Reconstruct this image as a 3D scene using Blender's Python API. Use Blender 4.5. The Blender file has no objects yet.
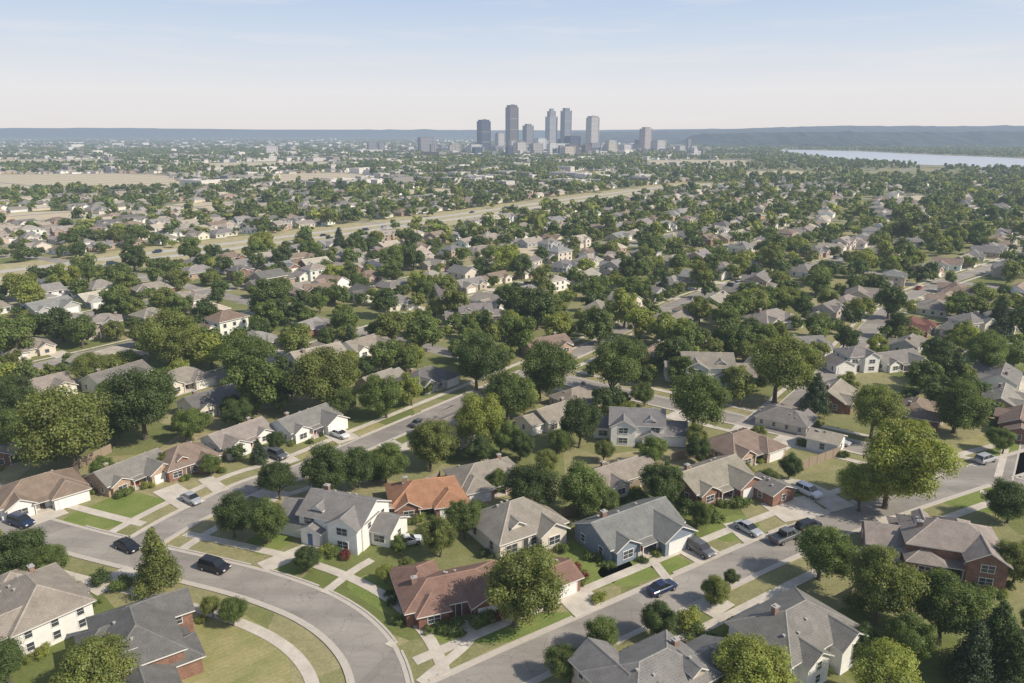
import bpy, math, random
import numpy as np
from mathutils import Vector, kdtree
random.seed(11); rng = np.random.default_rng(11)
scene = bpy.context.scene
col = scene.collection
scene.view_settings.view_transform = 'Standard'
scene.view_settings.look = 'None'
scene.view_settings.exposure = 0

# ------------------------------------------------------------ camera
F = 740.0; HOR = 132.0; CAMH = 60.0
TH = math.atan((341.5-HOR)/F); ST, CT = math.sin(TH), math.cos(TH)
cd = bpy.data.cameras.new("camera"); cam = bpy.data.objects.new("camera", cd); col.objects.link(cam)
cam.location = (0, 0, CAMH); cam.rotation_euler = (math.pi/2-TH, 0, 0)
cd.sensor_width = 36; cd.lens = F/1024*36; cd.clip_start = 1; cd.clip_end = 60000
scene.camera = cam

def G(px, py, z=0.0):
    """survey: ground (or height z) position of a point measured in the photograph"""
    x = (px-512)/F; v = (341.5-py)/F
    t = (CAMH-z)/(ST-v*CT)
    return (t*x, t*(CT+v*ST))
def dist_t(px, py, z=0.0):
    v = (341.5-py)/F
    return (CAMH-z)/(ST-v*CT)

# ------------------------------------------------------------ light
SUNAZ = math.radians(112); SUNEL = math.radians(41)
sd = Vector((math.sin(SUNAZ)*math.cos(SUNEL), math.cos(SUNAZ)*math.cos(SUNEL), math.sin(SUNEL)))
sl = bpy.data.lights.new("sun", 'SUN'); sl.energy = 5.0; sl.angle = math.radians(0.5); sl.color = (1, .91, .775)
so = bpy.data.objects.new("sun", sl); col.objects.link(so)
so.rotation_euler = sd.to_track_quat('Z', 'Y').to_euler(); so.location = (0, 0, 300)
w = bpy.data.worlds.new("World"); scene.world = w; w.use_nodes = True
nt = w.node_tree; nt.nodes.clear()
def N(nt, t, **kw):
    n = nt.nodes.new(t)
    for k, v in kw.items(): setattr(n, k, v)
    return n
sky = N(nt, 'ShaderNodeTexSky', sky_type='NISHITA'); sky.sun_disc = False
sky.sun_elevation = SUNEL; sky.sun_rotation = SUNAZ; sky.altitude = 200; sky.air_density = 1.0; sky.dust_density = 1.6; sky.ozone_density = 1.0
tc = N(nt, 'ShaderNodeTexCoord'); mp = N(nt, 'ShaderNodeMapping'); mp.inputs['Scale'].default_value = (1.3, 2.0, 15)
mp.inputs['Rotation'].default_value = (0.0, 0.10, 0)
nz = N(nt, 'ShaderNodeTexNoise'); nz.inputs['Scale'].default_value = 2.6; nz.inputs['Detail'].default_value = 8; nz.inputs['Roughness'].default_value = .62
nt.links.new(tc.outputs['Generated'], mp.inputs['Vector']); nt.links.new(mp.outputs['Vector'], nz.inputs['Vector'])
cr = N(nt, 'ShaderNodeMapRange'); cr.inputs['From Min'].default_value = .50; cr.inputs['From Max'].default_value = .80; cr.inputs['To Max'].default_value = .65
nt.links.new(nz.outputs['Fac'], cr.inputs['Value'])
sp = N(nt, 'ShaderNodeSeparateXYZ'); nt.links.new(tc.outputs['Generated'], sp.inputs[0])
ramp = N(nt, 'ShaderNodeValToRGB'); el = ramp.color_ramp.elements
el[0].position = 0.0; el[0].color = (.79, .755, .75, 1); el[1].position = 1.0; el[1].color = (.48, .605, .82, 1)
e_ = el.new(.28); e_.color = (.805, .795, .81, 1); e_ = el.new(.62); e_.color = (.65, .725, .83, 1)
rz_ = N(nt, 'ShaderNodeMapRange'); rz_.inputs['From Max'].default_value = .17; nt.links.new(sp.outputs['Z'], rz_.inputs['Value']); nt.links.new(rz_.outputs['Result'], ramp.inputs['Fac'])
sc10 = N(nt, 'ShaderNodeVectorMath', operation='SCALE'); sc10.inputs['Scale'].default_value = 8.0; nt.links.new(ramp.outputs['Color'], sc10.inputs[0])
hz = N(nt, 'ShaderNodeMapRange'); hz.inputs['From Min'].default_value = 0.15; hz.inputs['From Max'].default_value = .5; hz.inputs['To Min'].default_value = .97; hz.inputs['To Max'].default_value = .10
nt.links.new(sp.outputs['Z'], hz.inputs['Value'])
mx = N(nt, 'ShaderNodeMix', data_type='RGBA'); nt.links.new(sc10.outputs[0], mx.inputs['B'])
nt.links.new(hz.outputs['Result'], mx.inputs['Factor']); nt.links.new(sky.outputs['Color'], mx.inputs['A'])
mx2 = N(nt, 'ShaderNodeMix', data_type='RGBA'); mx2.inputs['B'].default_value = (6.6, 6.45, 6.55, 1)
nt.links.new(cr.outputs['Result'], mx2.inputs['Factor']); nt.links.new(mx.outputs['Result'], mx2.inputs['A'])
bg = N(nt, 'ShaderNodeBackground'); bg.inputs['Strength'].default_value = .126
wo = N(nt, 'ShaderNodeOutputWorld'); nt.links.new(mx2.outputs['Result'], bg.inputs['Color']); nt.links.new(bg.outputs[0], wo.inputs['Surface'])

# ------------------------------------------------------------ materials
PAINTED_HAZE_COL = (.41, .485, .60, 1); HL = 5200.0
def painted_haze_group():
    g = bpy.data.node_groups.new("painted_haze", 'ShaderNodeTree')
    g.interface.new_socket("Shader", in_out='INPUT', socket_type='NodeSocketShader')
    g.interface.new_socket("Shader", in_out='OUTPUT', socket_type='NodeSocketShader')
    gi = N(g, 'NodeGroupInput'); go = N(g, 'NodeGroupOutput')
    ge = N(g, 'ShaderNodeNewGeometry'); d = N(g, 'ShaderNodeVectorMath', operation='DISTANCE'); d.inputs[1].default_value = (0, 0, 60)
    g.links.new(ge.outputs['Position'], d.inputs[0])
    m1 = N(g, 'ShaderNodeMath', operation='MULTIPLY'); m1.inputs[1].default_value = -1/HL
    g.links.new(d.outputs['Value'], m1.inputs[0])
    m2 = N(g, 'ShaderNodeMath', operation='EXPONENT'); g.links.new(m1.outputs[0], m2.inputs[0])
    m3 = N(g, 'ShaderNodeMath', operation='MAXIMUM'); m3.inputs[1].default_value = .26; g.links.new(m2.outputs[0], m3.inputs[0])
    em = N(g, 'ShaderNodeEmission'); em.inputs['Color'].default_value = PAINTED_HAZE_COL  # haze painted as emission on surfaces, growing with distance; no air volume
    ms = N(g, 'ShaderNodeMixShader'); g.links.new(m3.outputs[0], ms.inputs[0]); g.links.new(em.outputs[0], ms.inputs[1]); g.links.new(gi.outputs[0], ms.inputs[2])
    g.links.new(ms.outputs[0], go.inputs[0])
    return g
HG = painted_haze_group()
class M:
    def __init__(s, name, haze=True):
        s.m = bpy.data.materials.new(name); s.m.use_nodes = True; s.nt = s.m.node_tree; s.nt.nodes.clear(); s.haze = haze
        s.m.cycles.emission_sampling = 'NONE'
    def n(s, t, **k): return N(s.nt, t, **k)
    def l(s, a, b): s.nt.links.new(a, b)
    def coord(s, kind='Object', scale=(1, 1, 1), rot=(0, 0, 0)):
        if kind == 'World': o = s.n('ShaderNodeNewGeometry').outputs['Position']
        else: o = s.n('ShaderNodeTexCoord').outputs[kind]
        mp = s.n('ShaderNodeMapping'); mp.inputs['Scale'].default_value = scale; mp.inputs['Rotation'].default_value = rot
        s.l(o, mp.inputs['Vector']); return mp.outputs['Vector']
    def noise(s, vec, scale, detail=4, rough=.55):
        n = s.n('ShaderNodeTexNoise'); n.inputs['Scale'].default_value = scale; n.inputs['Detail'].default_value = detail; n.inputs['Roughness'].default_value = rough
        s.l(vec, n.inputs['Vector']); return n.outputs['Fac']
    def rng(s, v, a, b, c, d):
        n = s.n('ShaderNodeMapRange'); n.inputs['From Min'].default_value = a; n.inputs['From Max'].default_value = b
        n.inputs['To Min'].default_value = c; n.inputs['To Max'].default_value = d; s.l(v, n.inputs['Value']); return n.outputs['Result']
    def mix(s, f, a, b, mode='MIX'):
        n = s.n('ShaderNodeMix', data_type='RGBA', blend_type=mode)
        for sock, v in (('Factor', f), ('A', a), ('B', b)):
            i = n.inputs[sock]
            if isinstance(v, (int, float)): i.default_value = v if sock == 'Factor' else (v, v, v, 1)
            elif isinstance(v, tuple): i.default_value = (*v[:3], 1)
            else: s.l(v, i)
        return n.outputs['Result']
    def mul(s, a, b): return s.mix(1.0, a, b, 'MULTIPLY')
    def math(s, op, a, b=None):
        n = s.n('ShaderNodeMath', operation=op)
        for i, v in enumerate((a, b)):
            if v is None: continue
            if isinstance(v, (int, float)): n.inputs[i].default_value = v
            else: s.l(v, n.inputs[i])
        return n.outputs[0]
    def objcol(s): return s.n('ShaderNodeObjectInfo').outputs['Color']
    def pbr(s, c, rough=.8, metal=0, spec=.3, bump=None, bstr=.3, bdist=.02):
        p = s.n('ShaderNodeBsdfPrincipled')
        if isinstance(c, tuple): p.inputs['Base Color'].default_value = (*c[:3], 1)
        else: s.l(c, p.inputs['Base Color'])
        if isinstance(rough, (int, float)): p.inputs['Roughness'].default_value = rough
        else: s.l(rough, p.inputs['Roughness'])
        p.inputs['Metallic'].default_value = metal; p.inputs['Specular IOR Level'].default_value = spec
        if bump is not None:
            b = s.n('ShaderNodeBump'); b.inputs['Strength'].default_value = bstr; b.inputs['Distance'].default_value = bdist
            s.l(bump, b.inputs['Height']); s.l(b.outputs[0], p.inputs['Normal'])
        return s.out(p.outputs[0])
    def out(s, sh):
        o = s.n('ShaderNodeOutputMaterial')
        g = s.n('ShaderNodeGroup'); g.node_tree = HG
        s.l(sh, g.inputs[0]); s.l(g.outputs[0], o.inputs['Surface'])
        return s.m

# ground
m = M("ground"); rot = (0, 0, math.radians(-53))
wv = m.coord('World'); wr = m.coord('World', rot=rot, scale=(1, 1, 1))
vo = m.n('ShaderNodeTexVoronoi', feature='F1'); vo.inputs['Scale'].default_value = .05; vo.inputs['Randomness'].default_value = .8; m.l(wr, vo.inputs['Vector'])
lot = m.n('ShaderNodeSeparateXYZ'); m.l(vo.outputs['Color'], lot.inputs[0])
dry = m.math('ADD', m.rng(m.noise(wv, .02, 5), .3, .7, 0, .6), m.rng(lot.outputs[0], 0, 1, -.15, .6))
c = m.mix(m.rng(dry, .15, 1.0, 0, 1), (.14, .165, .05), (.36, .31, .18))
c = m.mix(m.rng(m.noise(wv, .5, 6, .7), .35, .75, 0, .5), c, (.09, .102, .038))
c = m.mul(c, m.rng(m.noise(wv, 2.5, 4, .7), .2, .8, .7, 1.3))
sep = m.n('ShaderNodeSeparateXYZ'); m.l(wv, sep.inputs[0])
far = m.rng(sep.outputs[1], 900, 2200, 0, .75)
c = m.mix(far, c, m.mix(m.rng(m.noise(wv, .006, 6, .65), .42, .60, 0, 1), (.11, .125, .06), (.37, .32, .215)))
GROUND = m.pbr(c, .95, spec=.1)
def lawnmat(name, c1, c2):
    m = M(name); wv = m.coord('World')
    c = m.mix(m.rng(m.noise(wv, .25, 5, .65), .3, .7, 0, 1), c1, c2)
    c = m.mul(c, m.rng(m.noise(wv, 3, 4, .8), .2, .8, .68, 1.32))
    st = m.n('ShaderNodeTexWave'); st.inputs['Scale'].default_value = .45; st.inputs['Distortion'].default_value = 1.5; m.l(m.coord('World', rot=(0, 0, .9)), st.inputs['Vector'])
    c = m.mul(c, m.rng(st.outputs['Fac'], 0, 1, .96, 1.04))
    return m.pbr(c, .95, spec=.1)
LAWNG = lawnmat("green_lawn", (.12, .17, .04), (.20, .225, .07))
LAWNY = lawnmat("dry_lawn", (.20, .21, .075), (.335, .29, .15))
FIELD = lawnmat("dry_field", (.40, .345, .225), (.54, .465, .335))
VERGE = lawnmat("verge_grass", (.27, .25, .125), (.45, .385, .24))
# asphalt
m = M("asphalt"); wv = m.coord('World')
c = m.mix(m.rng(m.noise(wv, .10, 6, .6), .3, .7, 0, 1), (.235, .215, .19), (.325, .296, .26))
nn_ = m.n('ShaderNodeTexNoise'); nn_.inputs['Scale'].default_value = .8; m.l(wv, nn_.inputs['Vector'])
vadd = m.n('ShaderNodeVectorMath', operation='ADD'); m.l(wv, vadd.inputs[0]); m.l(nn_.outputs['Color'], vadd.inputs[1])
cv = m.n('ShaderNodeTexVoronoi', feature='DISTANCE_TO_EDGE'); cv.inputs['Scale'].default_value = .35; m.l(vadd.outputs[0], cv.inputs['Vector'])
c = m.mix(m.rng(cv.outputs['Distance'], 0, .014, .45, 0), c, (.10, .09, .085))
st_ = m.noise(m.coord('World', rot=(0, 0, .6), scale=(.12, 1, 1)), .35, 4, .6); c = m.mul(c, m.rng(st_, .35, .65, .84, 1.1))
pv = m.n('ShaderNodeTexVoronoi', feature='F1'); pv.inputs['Scale'].default_value = .09; m.l(wv, pv.inputs['Vector']); ps = m.n('ShaderNodeSeparateXYZ'); m.l(pv.outputs['Color'], ps.inputs[0])
c = m.mul(c, m.rng(ps.outputs[0], 0, 1, .9, 1.08))
c = m.mul(c, m.rng(m.noise(wv, 6, 3, .7), .2, .8, .85, 1.13))
ASPH = m.pbr(c, .9, spec=.2)
m = M("highway_pavement"); wv = m.coord('World')
HWY = m.pbr(m.mix(m.noise(wv, .05, 4), (.38, .355, .31), (.50, .465, .41)), .9, spec=.2)
m = M("concrete"); wv = m.coord('World')
c = m.mix(m.rng(m.noise(wv, .4, 6, .65), .3, .7, 0, 1), (.41, .37, .31), (.585, .53, .455))
c = m.mul(c, m.rng(m.noise(wv, 5, 3, .7), .2, .8, .85, 1.12))
CONC = m.pbr(c, .9, spec=.2)
m = M("kerb_concrete"); CURB = m.pbr(m.mix(m.noise(m.coord('World'), 1.5, 5), (.37, .335, .29), (.52, .47, .405)), .9)
m = M("road_paint"); PAINT = m.pbr(m.mix(m.noise(m.coord('World'), 3, 5), (.35, .33, .28), (.6, .58, .5)), .8)
# roofs
def shingle(name, k):
    m = M(name); oc = m.objcol(); ov = m.coord('Object')
    c = m.mul(oc, m.rng(m.noise(ov, .5, 5, .65), .25, .75, .76*k, 1.22*k))
    n1 = m.noise(m.coord('Object', scale=(1, 1, 3)), 4.2, 4, .8)
    c = m.mul(c, m.rng(n1, .25, .75, .66, 1.34))
    sp = m.n('ShaderNodeSeparateXYZ'); m.l(ov, sp.inputs[0])
    fr = m.math('FRACT', m.math('MULTIPLY', sp.outputs[2], 6.0))
    c = m.mul(c, m.rng(fr, 0, .3, .80, 1.04))
    return m.pbr(c, .92, spec=.15, bump=n1, bstr=.4, bdist=.04)
SHIN = shingle("roof_shingle", 1.0); RIDGE = shingle("ridge_shingle", 1.3)
m = M("white_trim"); TRIM = m.pbr(m.mix(m.noise(m.coord('Object'), 1, 4), (.62, .60, .56), (.76, .74, .70)), .6)
m = M("wall_siding"); ov = m.coord('Object'); sp = m.n('ShaderNodeSeparateXYZ'); m.l(ov, sp.inputs[0])
fr = m.math('FRACT', m.math('MULTIPLY', sp.outputs[2], 4.5))
c = m.mul(m.objcol(), m.rng(fr, 0, .2, .76, 1.0)); c = m.mul(c, m.rng(m.noise(ov, .8, 5), .3, .7, .9, 1.06))
SIDING = m.pbr(c, .75)
m = M("wall_brick"); sp = m.n('ShaderNodeSeparateXYZ'); m.l(m.n('ShaderNodeTexCoord').outputs['Object'], sp.inputs[0])
cb = m.n('ShaderNodeCombineXYZ'); m.l(m.math('ADD', sp.outputs[0], sp.outputs[1]), cb.inputs[0]); m.l(sp.outputs[2], cb.inputs[1])
br = m.n('ShaderNodeTexBrick'); br.inputs['Scale'].default_value = 2.4; br.inputs['Mortar Size'].default_value = .022
br.inputs['Color1'].default_value = (.65, .65, .65, 1); br.inputs['Color2'].default_value = (1.35, 1.25, 1.2, 1); br.inputs['Mortar'].default_value = (1.6, 1.9, 2.0, 1)
m.l(cb.outputs[0], br.inputs['Vector'])
c = m.mul(m.objcol(), br.outputs['Color']); c = m.mul(c, m.rng(m.noise(m.coord('Object'), .9, 5), .3, .7, .8, 1.15))
BRICK = m.pbr(c, .88)
m = M("window_glass"); GLASS = m.pbr(m.mix(m.noise(m.coord('Object'), .6, 2), (.02, .025, .03), (.09, .1, .11)), .08, spec=.8)
m = M("painted_door"); DOOR = m.pbr(m.mul(m.objcol(), m.rng(m.noise(m.coord('Object'), 2, 3), .2, .8, .9, 1.1)), .5)
# leaves
m = M("foliage"); at = m.n('ShaderNodeAttribute', attribute_name="leaf_tint")
c = m.mul(m.objcol(), at.outputs['Color'])
d = m.n('ShaderNodeBsdfDiffuse'); tr = m.n('ShaderNodeBsdfTranslucent'); m.l(c, d.inputs[0])
m.l(m.mul(c, (1.4, 1.4, .6)), tr.inputs[0]); ms = m.n('ShaderNodeMixShader'); ms.inputs[0].default_value = .40
m.l(d.outputs[0], ms.inputs[1]); m.l(tr.outputs[0], ms.inputs[2])
gl = m.n('ShaderNodeBsdfGlossy'); gl.inputs['Roughness'].default_value = .55; gl.inputs['Color'].default_value = (1, 1, 1, 1)
m2 = m.n('ShaderNodeMixShader'); m2.inputs[0].default_value = .02; m.l(ms.outputs[0], m2.inputs[1]); m.l(gl.outputs[0], m2.inputs[2])
LEAF = m.out(m2.outputs[0])
m = M("bark"); BARK = m.pbr(m.mix(m.noise(m.coord('Object', scale=(6, 6, 1)), 3, 5), (.06, .046, .035), (.17, .14, .11)), .95)
m = M("river_water"); wv = m.coord('World'); WATER = m.pbr(m.mix(m.noise(m.coord('World', scale=(.2, 1, 1)), .02, 4), (.42, .45, .48), (.56, .57, .58)), .3, spec=.8, bump=m.noise(wv, .25, 4), bstr=.08, bdist=.1)
m = M("wooded_hill"); wv = m.coord('World')
HILL = m.pbr(m.mix(m.rng(m.noise(wv, .012, 9, .72), .35, .65, 0, 1), (.012, .025, .024), (.055, .07, .055)), .95, spec=.1)
m = M("painted_attribute"); at = m.n('ShaderNodeAttribute', attribute_name="leaf_tint"); 
FARH = m.pbr(m.mul(at.outputs['Color'], m.rng(m.noise(m.coord('World'), .6, 4), .2, .8, .8, 1.15)), .85)
m = M("tower_facade"); ov = m.n('ShaderNodeTexCoord').outputs['Object']; sp = m.n('ShaderNodeSeparateXYZ'); m.l(ov, sp.inputs[0])
a = m.math('GREATER_THAN', m.math('FRACT', m.math('MULTIPLY', sp.outputs[2], 1/3.9)), .42)
b = m.math('GREATER_THAN', m.math('FRACT', m.math('MULTIPLY', m.math('ADD', sp.outputs[0], sp.outputs[1]), 1/4.2)), .35)
f = m.math('MULTIPLY', a, b)
c = m.mix(f, m.objcol(), m.mul(m.objcol(), (.40, .45, .54)))
FAC = m.pbr(c, m.rng(f, 0, 1, .8, .25), spec=.4)
m = M("flat_roof"); FLAT = m.pbr(m.mix(m.noise(m.coord('Object'), .1, 4), (.28, .27, .255), (.46, .44, .41)), .9)
m = M("car_paint"); CARP = m.pbr(m.objcol(), .25, metal=.2, spec=.6)
m = M("car_glass"); CARG = m.pbr((.015, .018, .02), .06, spec=.8)
m = M("tyre_rubber"); TYRE = m.pbr((.02, .02, .02), .85)
m = M("wheel_metal"); RIM = m.pbr((.45, .45, .46), .35, metal=.8)
m = M("lamp_lens"); LENS = m.pbr((.75, .75, .72), .15, spec=.7)
m = M("tail_lens"); TAIL = m.pbr((.35, .02, .015), .2, spec=.6)
m = M("weathered_wood"); WOOD = m.pbr(m.mix(m.noise(m.coord('Object', scale=(8, 8, .5)), 2, 5), (.2, .155, .11), (.36, .29, .215)), .9)

# ------------------------------------------------------------ mesh helpers
def npmesh(name, V, loops, starts, totals, mats, tint=None, midx=None):
    me = bpy.data.meshes.new(name)
    me.vertices.add(len(V)); me.vertices.foreach_set('co', np.asarray(V, np.float32).ravel())
    me.loops.add(len(loops)); me.loops.foreach_set('vertex_index', np.asarray(loops, np.int32))
    me.polygons.add(len(starts)); me.polygons.foreach_set('loop_start', np.asarray(starts, np.int32)); me.polygons.foreach_set('loop_total', np.asarray(totals, np.int32))
    for mm in mats: me.materials.append(mm)
    if midx is not None: me.polygons.foreach_set('material_index', np.asarray(midx, np.int32))
    me.update(calc_edges=True)
    if tint is not None:
        a = me.attributes.new("leaf_tint", 'FLOAT_COLOR', 'FACE')
        a.data.foreach_set('color', np.c_[tint, np.ones(len(tint))].astype(np.float32).ravel())
    return me
class MB:
    def __init__(s): s.v = []; s.f = []; s.m = []
    def face(s, pts, mi=0):
        b = len(s.v); s.v += [tuple(p) for p in pts]; s.f.append(tuple(range(b, b+len(pts)))); s.m.append(mi)
    def box(s, cx, cy, cz, sx, sy, sz, mi=0, bottom=True, top=None):
        x0, x1, y0, y1, z0, z1 = cx-sx/2, cx+sx/2, cy-sy/2, cy+sy/2, cz-sz/2, cz+sz/2
        s.face([(x0, y0, z0), (x1, y0, z0), (x1, y0, z1), (x0, y0, z1)], mi)
        s.face([(x1, y0, z0), (x1, y1, z0), (x1, y1, z1), (x1, y0, z1)], mi)
        s.face([(x1, y1, z0), (x0, y1, z0), (x0, y1, z1), (x1, y1, z1)], mi)
        s.face([(x0, y1, z0), (x0, y0, z0), (x0, y0, z1), (x0, y1, z1)], mi)
        s.face([(x0, y0, z1), (x1, y0, z1), (x1, y1, z1), (x0, y1, z1)], mi if top is None else top)
        if bottom: s.face([(x0, y1, z0), (x1, y1, z0), (x1, y0, z0), (x0, y0, z0)], mi)
    def build(s, name, mats):
        me = bpy.data.meshes.new(name); me.from_pydata(s.v, [], s.f)
        for mm in mats: me.materials.append(mm)
        if s.f: me.polygons.foreach_set('material_index', s.m)
        me.update(); return me
def link(name, data, parent=None, loc=(0, 0, 0), rz=0, color=None, scale=None):
    o = bpy.data.objects.new(name, data); col.objects.link(o)
    o.location = loc; o.rotation_euler = (0, 0, rz)
    if scale is not None: o.scale = scale
    if parent: o.parent = parent
    if color is not None: o.color = (*color[:3], 1)
    return o
def tag(o, label, cat, group=None, kind=None):
    o["label"] = label; o["category"] = cat
    if group: o["group"] = group
    if kind: o["kind"] = kind

# ------------------------------------------------------------ ground sheet
mb = MB(); R = 32000; n = 64
mb.face([(R*math.cos(2*math.pi*i/n), R*math.sin(2*math.pi*i/n), 0) for i in range(n)])
o = link("ground", mb.build("ground", [GROUND])); tag(o, "suburban ground with green and dry grass", "ground", kind="structure")

# ------------------------------------------------------------ road network
A53 = math.radians(53); U = np.array([math.cos(A53), math.sin(A53)]); NN = np.array([-math.sin(A53), math.cos(A53)])
HW = 367.0
def sstep(x): x = np.clip(x, 0, 1); return x*x*(3-2*x)
def amp(n): return 4+22*(1-math.exp(-((n-HW)/110.0)**2))
def W(u, n):
    p = u*U+n*NN; k = sstep((p[1]-180)/200)
    return (u+k*14*math.sin(n/130))*U + (n+k*amp(n)*math.sin(u/105+n/300))*NN
def densify(pts, step=1.5):
    pts = [np.array(p, float) for p in pts]
    P = [2*pts[0]-pts[1]]+pts+[2*pts[-1]-pts[-2]]; out = []
    for i in range(1, len(P)-2):
        p0, p1, p2, p3 = P[i-1:i+3]; k = max(2, int(np.linalg.norm(p2-p1)/step))
        for j in range(k):
            t = j/k; out.append(.5*((2*p1)+(-p0+p2)*t+(2*p0-5*p1+4*p2-p3)*t*t+(-p0+3*p1-3*p2+p3)*t**3))
    out.append(pts[-1]); return np.array(out)
def normals(P):
    T = np.gradient(P, axis=0); T /= np.linalg.norm(T, axis=1)[:, None]+1e-9
    return np.c_[-T[:, 1], T[:, 0]]
def ribbon(mb, P, width, z, off=0.0, skip=None, mi=0, h=0):
    Nn = normals(P); a = P+Nn*(off-width/2); b = P+Nn*(off+width/2)
    for i in range(len(P)-1):
        if skip is not None and skip((a[i]+b[i]+a[i+1]+b[i+1])/4): continue
        mb.face([(*a[i], z), (*a[i+1], z), (*b[i+1], z), (*b[i], z)], mi)
        if h:
            for q in (a, b): mb.face([(*q[i], z-h), (*q[i+1], z-h), (*q[i+1], z), (*q[i], z)], mi)
Apts = [G(-60, 500), G(20, 524), G(80, 541), G(140, 556), G(205, 571), G(262, 586), G(318, 608), G(358, 638), G(380, 680), G(386, 770)]
Bpts = [G(330, 745), G(430, 706), G(520, 664), G(610, 623), G(700, 582), G(780, 546), G(850, 518), G(930, 491), G(1024, 462), G(1130, 432)]
Cpts = [G(128, 552), G(180, 521), G(250, 487)]+[tuple(106*NN+u*U) for u in (75, 95, 118, 150, 190)]
Dpts = [tuple(149*U+n*NN) for n in (106, 80, 50, 20, 0, -12)]
ROADS = [("road", densify(Apts), 6.7), ("road", densify(Bpts), 6.8), ("road", densify(Cpts), 6.2), ("road", densify(Dpts), 6.6)]
ALLP = np.vstack([np.c_[r[1], np.full(len(r[1]), r[2]/2)] for r in ROADS])
def road_d(p):
    d = np.hypot(ALLP[:, 0]-p[0], ALLP[:, 1]-p[1])-ALLP[:, 2]; return d.min()
RL = ["curved residential asphalt street with concrete kerbs", "straight residential asphalt street lined with lawns", "residential asphalt street between rows of driveways", "short asphalt cross street between houses"]
DRIVES = [  # measured concrete driveways and paths: points, width
 ([(262, 568), (300, 552), (322, 543)], 3.2), ([(318, 598), (352, 572), (372, 560)], 1.4), ([(395, 645), (350, 622), (318, 596)], 1.3),
 ([(592, 612), (575, 596)], 5.0), ([(722, 566), (690, 547)], 5.2), ([(672, 585), (652, 560)], 1.4), ([(765, 548), (735, 522)], 4.5), ([(822, 528), (782, 500)], 9.0),
 ([(850, 512), (800, 486), (770, 490)], 5), ([(200, 510), (165, 488)], 4.4), ([(230, 498), (205, 478)], 2.6), ([(290, 464), (262, 448)], 4.5), ([(350, 441), (330, 430)], 5),
 ([(68, 533), (40, 512)], 5.5), ([(150, 562), (118, 578), (90, 592)], 3.6), ([(420, 415), (452, 432)], 4), ([(378, 438), (402, 452)], 4), ([(246, 487), (282, 498)], 4), ([(560, 645), (575, 655), (600, 672)], 4.5),
 ([(690, 592), (725, 612)], 4.5), ([(880, 510), (905, 530)], 5), ([(930, 488), (900, 470)], 4.5), ([(750, 422), (735, 440)], 4.5), ([(800, 432), (775, 448)], 4.5), ([(700, 405), (672, 420)], 4.5), ([(420, 683), (470, 640), (462, 622)], 1.3)]
DRP = [(densify([G(*p) for p in pts], 1.0), wd) for pts, wd in DRIVES]
DA = np.vstack([np.c_[d, np.full(len(d), wd/2)] for d, wd in DRP])
def near_drive(p): return (np.hypot(DA[:, 0]-p[0], DA[:, 1]-p[1])-DA[:, 2]).min() < .15
for i, (nm, P, wd) in enumerate(ROADS):
    mb = MB(); ribbon(mb, P, wd, .016+.004*i)
    o = link("road", mb.build("road", [ASPH])); tag(o, RL[i], "road", kind="structure")
    others = np.vstack([np.c_[r[1], np.full(len(r[1]), r[2]/2)] for j, r in enumerate(ROADS) if j != i])
    def inroad(p, m=.1, others=others): return (np.hypot(others[:, 0]-p[0], others[:, 1]-p[1])-others[:, 2]).min() < m
    mb = MB()
    for s in (-1, 1): ribbon(mb, P, .3, .13, s*(wd/2+.15), skip=lambda p: inroad(p, .05) or near_drive(p), h=.13)
    for s in (-1, 1): ribbon(mb, P, .6, .045, s*(wd/2-.32), skip=lambda p: inroad(p, .0))
    o = link("kerb", mb.build("kerb", [CURB])); tag(o, "pale concrete kerb and gutter along the street", "kerb", kind="structure")
    mb = MB()
    for s in (-1, 1): ribbon(mb, P, 1.5, .055+.002*i, s*(wd/2+3.9), skip=lambda p: inroad(p, .4))
    o = link("sidewalk", mb.build("sidewalk", [CONC])); tag(o, "pale concrete sidewalk behind a grass verge", "sidewalk", kind="structure")
mb = MB()
for i, (P, wd) in enumerate(DRP): ribbon(mb, P, wd, .066+.004*(i % 5), skip=lambda p: road_d(p) < -.5)
o = link("driveway", mb.build("driveway", [CONC])); tag(o, "pale concrete driveways and front paths", "driveway", kind="structure")

# procedural streets further out
SP = 46.0
NK = [44, 106, 168, 214, 260, 306]+[44-SP*k for k in range(1, 43)]+[422+SP*k for k in range(0, 49)]
def infr(p, y0=100, y1=2500, m=25): return y0 < p[1] < y1 and abs(p[0]) < .71*p[1]+m
roadmb = MB(); walkmb = MB()
for n0 in NK:
    us = np.arange(-1200, 3200, 15.0)
    for a in us:
        if n0 < 90 and a < 149: continue
        if n0 == 106 and a < 190: continue
        p, q = W(a, n0), W(a+15, n0)
        if not infr(p): continue
        if n0 < 90 and road_d((p+q)/2) < -2: continue
        d = q-p; d /= np.linalg.norm(d); nn = np.array([-d[1], d[0]])
        wd = 5.8
        roadmb.face([(*(p-nn*wd/2), .02), (*(q-nn*wd/2), .02), (*(q+nn*wd/2), .02), (*(p+nn*wd/2), .02)])
        if p[1] < 500:
            for s in (-1, 1):
                roadmb.face([(*(p+nn*(s*wd/2)), .05), (*(q+nn*(s*wd/2)), .05), (*(q+nn*(s*(wd/2+.35))), .05), (*(p+nn*(s*(wd/2+.35))), .05)], 1)
                a0, a1 = s*(wd/2+1.8), s*(wd/2+3.0)
                walkmb.face([(*(p+nn*a0), .05), (*(q+nn*a0), .05), (*(q+nn*a1), .05), (*(p+nn*a1), .05)])
CU = [149+200*k for k in range(-4, 16)]
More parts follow.
